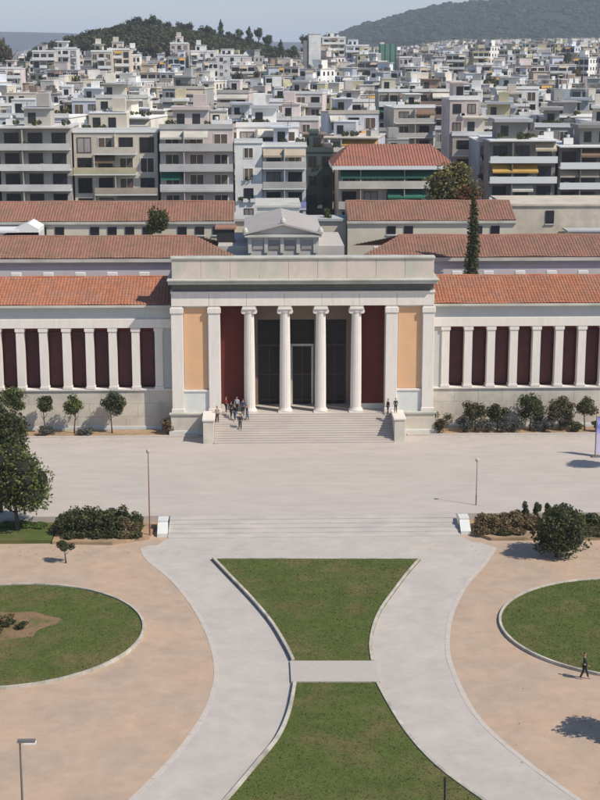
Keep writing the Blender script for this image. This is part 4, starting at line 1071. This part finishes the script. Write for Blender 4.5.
# farther city: one light mesh per building (walls, roof, its windows joined, roof clutter)
def far_protos():
    out = []
    rs = random.Random(5)
    for i in range(34):
        cn, cm_ = PAL[i % len(PAL)]; Wd = rs.choice((5.5,6.5,7.5,8.5,9.5,11,12.5,14)); D = rs.uniform(8,12); nf = rs.choice((4,5,5,6,6,7,8)); H = nf*3.1
        big = (i % 5 == 4)
        st = rs.choice(('b','w','b','m'))
        wall = MB(); wall.box(-Wd/2, Wd/2, 0, D, -26, H); 
        roof = MB(); roof.box(-Wd/2-.2, Wd/2+.2, -.2, D+.2, H+.002, H+.3)
        a = rs.uniform(-.35,.05)*Wd; wall.box(a, a+Wd*.4, 2.5, 7, H+.3, H+3.1); ov = rs.choice((.02,.1,.35)); roof.box(a-ov, a+Wd*.4+ov, 2.5-ov, 7.02+ov, H+3.102, H+3.3)
        win = MB(); bays = max(3,int(Wd/3)); bw = Wd/bays
        bal = MB()
        for f in range(nf):
            z = H-(f+1)*3.1
            for k in range(bays):
                xx = -Wd/2+(k+.5)*bw; ww = bw*(.42 if st != 'w' else .28)
                if rs.random() < .9: win.box(xx-ww, xx+ww, -.05, 0, z+(.2 if st != 'w' else .9), z+2.35)
            for k in range(3):        # windows on the side walls
                yy_ = 2+k*3.2
                win.box(Wd/2, Wd/2+.05, yy_, yy_+1.2, z+.9, z+2.3); win.box(-Wd/2-.05, -Wd/2, yy_, yy_+1.2, z+.9, z+2.3)
            if st == 'b' or (st == 'm' and f % 2): bal.box(-Wd/2, Wd/2, -1.5, -.06, z-.2, z+.75)
        clut = MB()
        for k in range(4):
            xx = rs.uniform(-Wd/2+.8, Wd/2-1.5); clut.box(xx, xx+1.3, rs.uniform(.5,2), 2.2, H+.3, H+rs.uniform(1.0,1.9))
        for k in range(3):
            xx = rs.uniform(-Wd/2+.8, Wd/2-.8); clut.box(xx, xx+.12, 3, 3.12, H+.3, H+rs.uniform(2.5,5))
        awn_ = MB()
        for f in range(nf):
            if rs.random() < .5:
                xx = -Wd/2+bw*rs.randrange(bays); z = H-(f+1)*3.1; awn_.add([(xx,-.06,z+2.9),(xx+bw*1.1,-.06,z+2.9),(xx+bw*1.1,-1.7,z+1.9),(xx,-1.7,z+1.9)],[(0,1,2,3)])
        if i % 3 == 0:
            wall.box(-Wd/2-3, -Wd/2-.01, 1.5, D-1, -26, H-3.1*(1+i % 2)); roof.box(-Wd/2-3.2, -Wd/2-.21, 1.3, D-.8, H-3.1*(1+i % 2)+.002, H-3.1*(1+i % 2)+.3)
        ms = [wall.mesh('wall', cm_), roof.mesh('roof_slab', rs.choice((whitec, grey, beige, M['white'], concrete))), win.mesh('windows', M['pane']), clut.mesh('rooftop_clutter', M['white'] if i % 2 else M['metal'])]
        if bal.v: ms.append(bal.mesh('balconies', rs.choice((whitec, beige, whitec, cm_))))
        if awn_.v: ms.append(awn_.mesh('awnings', AW[rs.choice(list(AW))]))
        out.append((cn, Wd, H, ms, st))
    return out
FP = far_protos()
rowsB = [438, 466, 496, 528, 562, 600, 640, 684, 730, 780, 834, 890, 950, 1015, 1085, 1160, 1240, 1330, 1430, 1540]
NB = 0; rest = []
FARZ = [('at far left', -1, -.085), ('below the wooded hill', -.085, -.01), ('under the saddle of the hills', -.01, .055), ('under the far ridge right of centre', .055, .125), ('on the far right slope', .125, 1)]
def onhill(x, y):
    dx = (x + 76) / 54; dy = (y - 985) / 105
    dx2 = (x + 0) / 40; dy2 = (y - 1015) / 60
    return dx*dx+dy*dy < 1.0 or dx2*dx2+dy2*dy2 < 1
todo = []
for Y in rowsB:
    x = -.19*Y - rr.uniform(0,10)
    while x < .235*Y:
        p = rr.randrange(len(FP)); Wd = FP[p][1]
        if not onhill(x+Wd/2, Y): todo.append((Y, x+Wd/2, p, rr.uniform(-8,8), rr.uniform(-.65,.3)))
        x += Wd + rr.choice((.3, .6, 1.5, 4, 7)) + (Y-440)*.004
todo.sort()
print('city blocks near', cnt, 'far', len(todo))
LIM = 300 - cnt - 18
for i, (Y, x, p, dy, rz) in enumerate(todo):
    cn, Wd, H, ms, st = FP[p]
    z = terr(x, Y+dy) - .5 + rr.uniform(-1.5,2.5)
    z -= max(0, H-18.6)*.5
    sc = rr.uniform(.85,1.12)
    z = cap_z(x, Y+dy, z+H, 3.2)-H
    if i < LIM:
        u = (x+4.6)/Y
        zn = [q[0] for q in FARZ if q[1] <= u < q[2]][0]
        band = 'nearer' if Y < 560 else 'middle' if Y < 720 else 'hazy distant'
        stn = {'b':'continuous balconies','w':'small windows','m':'alternate balconies'}[st]
        t = empty('apartment_building', (x, Y+dy, z), '%s %s block with %s %s' % (band, cn, stn, zn), 'building', '%s %s blocks %s' % (band, cn, zn), rz)
        for m_ in ms:
            o = link(m_.name.split('.')[0], m_, t, scale=(sc,1,1))
            if o.name.startswith(('windows','balconies','rooftop','awnings')): o['kind'] = 'stuff'
        t.scale = (1,1,1)
    else: rest.append((x, Y+dy, z, rz, p, sc))
# the farthest hundreds of houses read as one mass
def merge(name, items):
    V = []; F_ = []; MI = []; mats = []; midx = {}
    n = 0; vs_all = []; loops = []; starts = []; tot = []; mi = []
    for x, y, z, rz, p, sc in items:
        c, s = math.cos(rz), math.sin(rz)
        for me in FP[p][3]:
            co = np.empty(len(me.vertices)*3); me.vertices.foreach_get('co', co); co = co.reshape(-1,3)*np.array([sc,1,1])
            q = np.stack([co[:,0]*c-co[:,1]*s+x, co[:,0]*s+co[:,1]*c+y, co[:,2]+z], 1)
            vi = np.empty(len(me.loops), dtype=np.int32); me.loops.foreach_get('vertex_index', vi)
            vs_all.append(q); loops.append(vi+n); n += len(q)
            m_ = me.materials[0]
            if m_.name not in midx: midx[m_.name] = len(mats); mats.append(m_)
            mi += [midx[m_.name]]*len(me.polygons)
    v = np.concatenate(vs_all); l = np.concatenate(loops).reshape(-1,4)
    me = bpy.data.meshes.new(name); me.from_pydata(v.tolist(), [], l.tolist())
    for m_ in mats: me.materials.append(m_)
    me.polygons.foreach_set('material_index', mi); me.update()
    o = bpy.data.objects.new(name, me); COL.objects.link(o); tag(o, kind='stuff'); return o
for Y in (1650, 1760, 1880, 2010, 2150, 2300, 2460):
    x = -.19*Y
    while x < .235*Y:
        p = rr.randrange(len(FP)); rest.append((x, Y+rr.uniform(-30,30), cap_z(x, Y, terr(x,Y)-1+rr.uniform(-1,2)+FP[p][2], 3.2)-FP[p][2], rr.uniform(-.3,.3), p, 1.0)); x += FP[p][1]+rr.uniform(2,14)
if rest: merge('distant_houses', rest)

# white tall tower on the skyline
Yt = 760
tw = empty('tower_block', (X(314,Yt), Yt, terr(X(314,Yt),Yt)-1), 'slim white tower with a dark side strip standing up on the skyline', 'tower')
h = Zt(34,314,Yt) - (terr(X(314,Yt),Yt)-1)
mb = MB(); mb.box(-2.6,3.2,0,8,0,h); mb.build('wall', whitec, tw, off=(0,0,0))
mb = MB(); mb.box(-5.2,-2.61,.5,8,0,h-3); mb.build('dark_strip', dgrey, tw, off=(0,0,0))
mb = MB(); mb.box(-2.8,3.4,-.2,8.2,h+.002,h+.4); mb.build('roof_slab', M['white'], tw, off=(0,0,0))
# skyline clusters on the left: taller blocks on the foot of the hill
GS = 'pale blocks standing up against the wooded hill'
for px0, px1, py, Y, cm_, lab in ((36,58,52,640,grey,'grey block highest at the left of the skyline cluster'),(57,80,49,660,whitec,'white block beside the grey one at the left of the skyline cluster'),
    (94,114,52,620,beige,'beige block at the middle of the skyline cluster before the hill'),(110,132,50,630,cmat('bright_cream_render',(.66,.58,.47)),'bright cream block with dark windows right before the wooded hill'),  # cream block: plain render colour, a little paler than the beige
    (131,142,56,640,whitec,'narrow white block at the right end of the skyline cluster before the hill'),(172,190,44,700,pinkish,'pinkish block standing right under the hill trees'),
    (192,216,52,690,whitec,'white terraced block right of the hill foot'),(217,249,56,680,whitec,'wide white block with strong edges right of the hill'),
    (322,345,38,840,whitec,'white stepped block right of the slim skyline tower'),(345,368,46,820,bluew,'bluish white block at the right of the stepped skyline blocks'),
    (366,392,54,700,beige,'beige block below the green netted scaffold'),(2,24,69,560,pinkish,'pinkish flat roofed block at the far left skyline'),
    (398,411,58,640,pinkish,'slim pink slab block right of the green scaffold'),(505,517,62,700,whitec,'small bright white slab block on the right slope'),
    (425,447,68,600,whitec,'low white block left of the right slope'),(60,84,98,420,whitec,'white rooftop storey with one dark opening above the street front'),
    (270,292,102,330,whitec,'white block with stepped top in the centre behind the street front'),(378,408,92,360,cmat('olive_cream_render',(.50,.47,.36)),'olive cream block with square openings above the red roofed building')):
    zt = Zt(py,(px0+px1)/2,Y); zb = terr(X((px0+px1)/2,Y),Y)-1
    block(X(px0,Y), X(px1,Y), Y, zt, 4, cm_, rr.choice(('balcony','plain','mixed')), lab, GS, dep=11, z0=zb, seed=3000+px0, bays=3, slabm=M['white'])
# green netted scaffold
Yg = 660
gs = empty('scaffold_tower', (X(387,Yg), Yg, terr(X(387,Yg),Yg)), 'building under bright green netting on the skyline right of centre', 'scaffold')
h = Zt(44,387,Yg)-terr(X(387,Yg),Yg)
mb = MB(); mb.box(-3.4,3.4,0,8,0,h); mb.build('netting', cmat('bright_green_net', (.13,.27,.21)), gs, off=(0,0,0))
mb = MB()
for k in range(4): mb.tube([(-3.3+k*2.2,-.2,0),(-3.3+k*2.2,-.2,h+1)], .09, 5)
mb.build('poles', M['metal'], gs, off=(0,0,0))

# ---- trees of the city and of the wooded hill: shared crowns, every tree its own object
rs = random.Random(9)
CR = [crown_mesh('crown', rs, (1,1,1), 9, 420, .15, M[l]) for l in ('leaf_dark','leaf_dark','leaf','leaf_olive','leaf_dark')]
CP = crown_mesh('crown', rs, (1,1,1), 10, 520, .13, M['leaf_dark'], 'cone')
TK = trunk_mesh('trunk', 1.0, .04, rs, 4, .35)
TS = MB().tube([(0,0,-.05),(0,0,.9)], [.05,.02], 6).mesh('trunk', M['bark'])
def ctree(x, y, z, h, r, label, group, ci=None, name='tree'):
    t = empty(name, (x, y, z), label, 'tree', group)
    link('trunk', TS if ci == 'c' else TK, t, (0,0,0), (h*.8,h*.8,h*.75))
    if ci == 'c': link('crown', CP, t, (0,0,h*.55), (r,r,h*.5), rz=rs.uniform(0,6))
    else: link('crown', CR[ci if ci is not None else rs.randrange(5)], t, (0,0,h*.62), (r,r,h*.42), rz=rs.uniform(0,6))
n = 0
for k in range(70):
    Y = rs.choice((252,275,297,322,352,386,425,468,520,600,680,750,800)); x = rs.uniform(-.18,.225)*Y
    z = terr(x,Y)
    ctree(x, Y+rs.uniform(-3,3), z, rs.uniform(13,23), rs.uniform(2.5,4.2), 'dark tree standing between the city blocks behind the museum', 'trees between the city blocks')
hill = []
for k in range(1300):
    x = rs.gauss(-66, 52); y = rs.uniform(820, 1060)
    dx = (x+70)/76; dy = (y-975)/150
    if dx*dx+dy*dy > 1: continue
    hill.append((y, x))
for k in range(150):
    hill.append((rs.uniform(930, 1050), rs.gauss(2, 28)))
hill.sort()
for i, (y, x) in enumerate(hill):
    if i < 210: ctree(x, y, terr(x,y)-.5, rs.uniform(6,11), rs.uniform(2.6,6), 'dark green tree in the wood covering the hill left of centre', 'trees on the wooded hill', rs.choice((0,1,4,4,3)))
V = []
hm = []
for y, x in hill[210:]: hm.append((x, y, terr(x,y)+3.5, rs.uniform(3.4,5.6), rs.uniform(3.2,4.6)))
co0 = []
def merge_trees(name, items, srcs, mats):
    VV = []; FF = []; MM = []; n = 0
    cache = []
    for me in srcs:
        co = np.empty(len(me.vertices)*3); me.vertices.foreach_get('co', co)
        cache.append((co.reshape(-1,3), [tuple(p.vertices) for p in me.polygons], [p.material_index for p in me.polygons]))
    for x, y, z, r, hh in items:
        co, fs, ms = cache[rs.randrange(len(cache))]
        VV += (co*np.array([r,r,hh])+np.array([x,y,z])).tolist(); FF += [tuple(i+n for i in f) for f in fs]; MM += ms; n += len(co)
    me = bpy.data.meshes.new(name); me.from_pydata(VV, [], FF)
    for m_ in mats: me.materials.append(m_)
    me.polygons.foreach_set('material_index', MM); me.update()
    o = bpy.data.objects.new(name, me); COL.objects.link(o); return tag(o, kind='stuff')
if hm: merge_trees('hill_wood', hm[:900], CR[:2], [M['leaf_dark'], M['core']])
# a few taller conifers breaking the outline of the hill
for k, (px, py) in enumerate(sorted(((124,22),(133,18),(141,15),(149,17),(156,14),(163,18),(171,20),(183,21),(192,20),(206,23),(213,26),(222,22),(231,30),(240,27),(250,29),(259,26),(268,33),(115,28),(104,33),(96,39),(88,44),(305,32),(293,44),(281,42)))):
    Y = 965; x = X(px, Y); zt = Zt(py, px, Y); zg = terr(x, Y)
    hh = max(7, min(11, zt-zg+1))
    ctree(x, Y, zt-hh, hh, rs.uniform(2.8,4.6), '%s tall tree from the left along the outline of the wooded hill' % (ORD+['twenty first','twenty second','twenty third','twenty fourth'])[k], 'tall trees on the hill crest', rs.choice(('c',0,1,4,2)))
# ================================================================ people
M['skin'] = mat('skin', (.42,.25,.17), .6, .05, 5)
M['hair'] = mat('hair', (.03,.02,.015), .7, .2, 10)
M['cloth_dark'] = mat('dark_cloth', (.025,.025,.03), .85, .2, 5)
M['cloth_blue'] = mat('navy_cloth', (.04,.06,.12), .85, .2, 5)
M['cloth_red'] = mat('red_cloth', (.35,.05,.04), .85, .15, 5)
M['cloth_white'] = mat('white_cloth', (.6,.6,.58), .85, .1, 5)
M['cloth_tan'] = mat('tan_cloth', (.35,.26,.17), .85, .1, 5)
M['denim'] = mat('denim', (.07,.10,.17), .85, .15, 5)
def skinned(name, verts, edges, radii, m, parent, sub=1):
    me = bpy.data.meshes.new(name); me.from_pydata(verts, edges, []); me.materials.append(m); me.update()
    o = bpy.data.objects.new(name, me); COL.objects.link(o)
    sk = o.modifiers.new('skin', 'SKIN'); sk.use_smooth_shade = True
    for v, r in zip(me.skin_vertices[0].data, radii):
        v.radius = (r, r) if not hasattr(r, '__len__') else r
    me.skin_vertices[0].data[0].use_root = True
    ss = o.modifiers.new('sub', 'SUBSURF'); ss.levels = ss.render_levels = sub
    dg = bpy.context.evaluated_depsgraph_get(); dg.update()
    em = bpy.data.meshes.new_from_object(o.evaluated_get(dg)); 
    bpy.data.objects.remove(o)
    if not em.materials: em.materials.append(m)
    o2 = bpy.data.objects.new(name, em); COL.objects.link(o2); o2.parent = parent
    return o2
def person(x, y, z, rz, h, label, top, legs, group, stride=.15, arm=(.0,.0), hairlen=0, lean=0, cap=False):
    """standing or walking figure facing local -Y"""
    t = empty('person', (x, y, z), label, 'person', group, rz)
    k = h/1.75
    hipz, shz = .93*k, 1.42*k
    st = stride
    J = dict(pel=(0,0,hipz), wai=(0,-.01,1.10*k), che=(0,-lean*.6,1.30*k), nek=(0,-lean,1.48*k), hd0=(0,-.01-lean,1.56*k), hd1=(0,-.02-lean,1.64*k), hd2=(0,-.01-lean,1.71*k))
    V = [J[q] for q in ('pel','wai','che','nek','hd0','hd1','hd2')]; R = [(.13*k,.10*k),(.115*k,.085*k),(.14*k,.095*k),.048*k,.062*k,.082*k,.06*k]
    E_ = [(0,1),(1,2),(2,3),(3,4),(4,5),(5,6)]
    LV = [(0,0,hipz+.02)]; LR = [(.145*k,.112*k)]; LE = []
    TV = [(0,0,.90*k),(0,-.01,1.10*k),(0,-lean*.6,1.31*k),(0,-lean*.9,1.44*k)]; TR_ = [(.15*k,.118*k),(.132*k,.10*k),(.155*k,.11*k),.065*k]; TE = [(0,1),(1,2),(2,3)]
    for s in (-1, 1):
        fy = -st*s*(1 if s > 0 else 1)
        hip = (s*.09*k,0,.88*k); kn = (s*.10*k,fy*.45-.03,.49*k); an = (s*.10*k,fy,.09*k); toe = (s*.115*k,fy-.15*k,.035*k)
        n = len(V); V += [hip,kn,an,toe]; R += [.082*k,.056*k,.038*k,.035*k]; E_ += [(0,n),(n,n+1),(n+1,n+2),(n+2,n+3)]
        n = len(LV); LV += [hip,kn,(an[0],an[1]+.0,.11*k)]; LR += [.098*k,.074*k,.060*k]; LE += [(0,n),(n,n+1),(n+1,n+2)]
        sh = (s*.185*k,-lean*.8,1.40*k); a = arm[0 if s < 0 else 1]
        el = (s*.235*k, fy*-.25-a*.12-lean*.5, 1.13*k+a*.05); wr = (s*.225*k, fy*-.45-.06-a*.30-lean*.3, .90*k+a*.28)
        n = len(V); V += [sh,el,wr]; R += [.050*k,.038*k,.027*k]; E_ += [(2,n),(n,n+1),(n+1,n+2)]
        # palm, four fingers and thumb
        p = Vector(wr); d = (Vector(wr)-Vector(el)).normalized(); palm = p + d*.055*k
        V.append(tuple(palm)); R.append((.028*k,.018*k)); E_.append((n+2,n+3))
        for q, off in enumerate((-.024,-.008,.008,.024)):
            b = palm + Vector((0,off,0)) + d*.03*k; c = b + d*(.055 if q in (1,2) else .045)*k + Vector((-s*.012,0,0))
            m_ = len(V); V += [tuple(b),tuple(c)]; R += [.0085,.007]; E_ += [(n+3,m_),(m_,m_+1)]
        b = palm + Vector((-s*.015,-.035,0)); m_ = len(V); V.append(tuple(b)); R.append(.009); E_.append((n+3,m_))
        n = len(TV); TV += [sh, el, tuple(Vector(el).lerp(Vector(wr), .75))]; TR_ += [.064*k,.052*k,.042*k]; TE += [(2,n),(n,n+1),(n+1,n+2)]
    skinned('body', V, E_, R, M['skin'], t, 1)
    skinned('trousers', LV, LE, LR, M[legs], t, 1)
    skinned('jacket', TV, TE, TR_, M[top], t, 1)
    hv = [(0,.0-lean,1.62*k),(0,.0-lean,1.69*k),(0,.01-lean,1.745*k)]; he = [(0,1),(1,2)]; hr = [(.088*k,.088*k),(.094*k,.09*k),(.05*k,.05*k)]
    hv = [(a, b+.022, c) for a, b, c in hv]
    if hairlen: hv.append((0,.06-lean,1.50*k)); he.append((0,3)); hr.append(.06*k)
    skinned('hair', hv, he, hr, M['hair'], t, 1)
    # face: eyes, nose, ears, mouth
    mb = MB()
    for s in (-1, 1): mb.lathe([(.002,-.012),(.012,0),(.002,.012)], 6, s*.03*k, -.097*k-lean)
    mb.v = [(a,b,c+1.645*k) for a,b,c in mb.v]; link('eyes', mb.mesh('eyes', M['hair']), t)
    mb = MB(); mb.add([(-.014,-.09*k-lean,1.60*k),(.014,-.09*k-lean,1.60*k),(0,-.122*k-lean,1.605*k),(0,-.092*k-lean,1.65*k)], [(0,1,2),(1,3,2),(3,0,2)]); link('nose', mb.mesh('nose', M['skin']), t)
    mb = MB(); mb.box(-.022,.022,-.098*k-lean,-.085*k-lean,1.572*k,1.580*k); link('mouth', mb.mesh('mouth', M['cloth_red']), t)
    mb = MB()
    for s in (-1, 1): mb.box(s*.088*k-.008,s*.088*k+.008,-.02-lean,.02-lean,1.61*k,1.66*k)
    link('ears', mb.mesh('ears', M['skin']), t)
    return t
GP = 'visitors on the museum stairs'
def stair_z(y): return 2.1 if y > 153.7 else max(0, min(NS, int((y-149.2)/run)+1))*rise
def pp(px, y): return atY(px, 412, y).x
for px, y, rz, h, lab, top, legs, st in (
    (217, 152.3, .6, 1.74, 'person in a tan jacket at the far left of the museum stairs', 'cloth_tan', 'cloth_dark', .06),
    (231, 152.9, 2.6, 1.78, 'person in dark clothes climbing towards the maroon bay', 'cloth_dark', 'cloth_dark', .2),
    (237, 153.9, -.4, 1.70, 'person in a white top at the head of the museum stairs', 'cloth_white', 'cloth_dark', .05),
    (243, 153.2, 3.0, 1.80, 'person in a navy jacket going up beside the left outer column', 'cloth_blue', 'cloth_dark', .22),
    (247, 152.4, 1.2, 1.68, 'person in black on the middle of the museum stairs', 'cloth_dark', 'denim', .1),
    (226, 153.8, 2.0, 1.76, 'person in a red top waiting at the head of the stairs by the inner pier', 'cloth_red', 'cloth_dark', .05),
    (235, 152.4, -.8, 1.72, 'person in dark clothes standing on the stairs between two climbers', 'cloth_dark', 'denim', .06),
    (240, 151.2, 0, 1.66, 'person in dark clothes coming down, lowest on the museum stairs', 'cloth_dark', 'cloth_dark', .2)):
    person(pp(px, y), y, stair_z(y), rz, h, lab, top, legs, GP, st)
person(pp(395, 152.2), 151.6, 2.52, .3, 1.55, 'person in dark clothes on the right stair pedestal', 'cloth_dark', 'cloth_dark', GP, .04)
person(pp(388, 153.2), 153.2, stair_z(153.2), -1.2, 1.7, 'person in dark clothes in the shade at the right end of the stairs', 'cloth_dark', 'cloth_blue', GP, .1)
P = atZ(584, 679, GZ)
person(P.x, P.y, GZ, 1.3, 1.82, 'person in black walking on the gravel beside the right round lawn', 'cloth_dark', 'cloth_dark', 'walkers', .25, arm=(.3,.0))
# ================================================================ haze: the air over the city
hz = bpy.data.materials.new('haze_air'); hz.use_nodes = True
n = hz.node_tree.nodes; n.remove(n['Principled BSDF'])
pv = n.new('ShaderNodeVolumePrincipled'); pv.inputs['Color'].default_value = (.80,.87,1,1); pv.inputs['Density'].default_value = HAZE_D
pv.inputs['Anisotropy'].default_value = .0
hz.node_tree.links.new(pv.outputs[0], n['Material Output'].inputs['Volume'])
mb = MB(); mb.box(-15500, 15500, -400, 30500, -3.5, 330); o = mb.build('haze', hz); tag(o, kind='stuff')
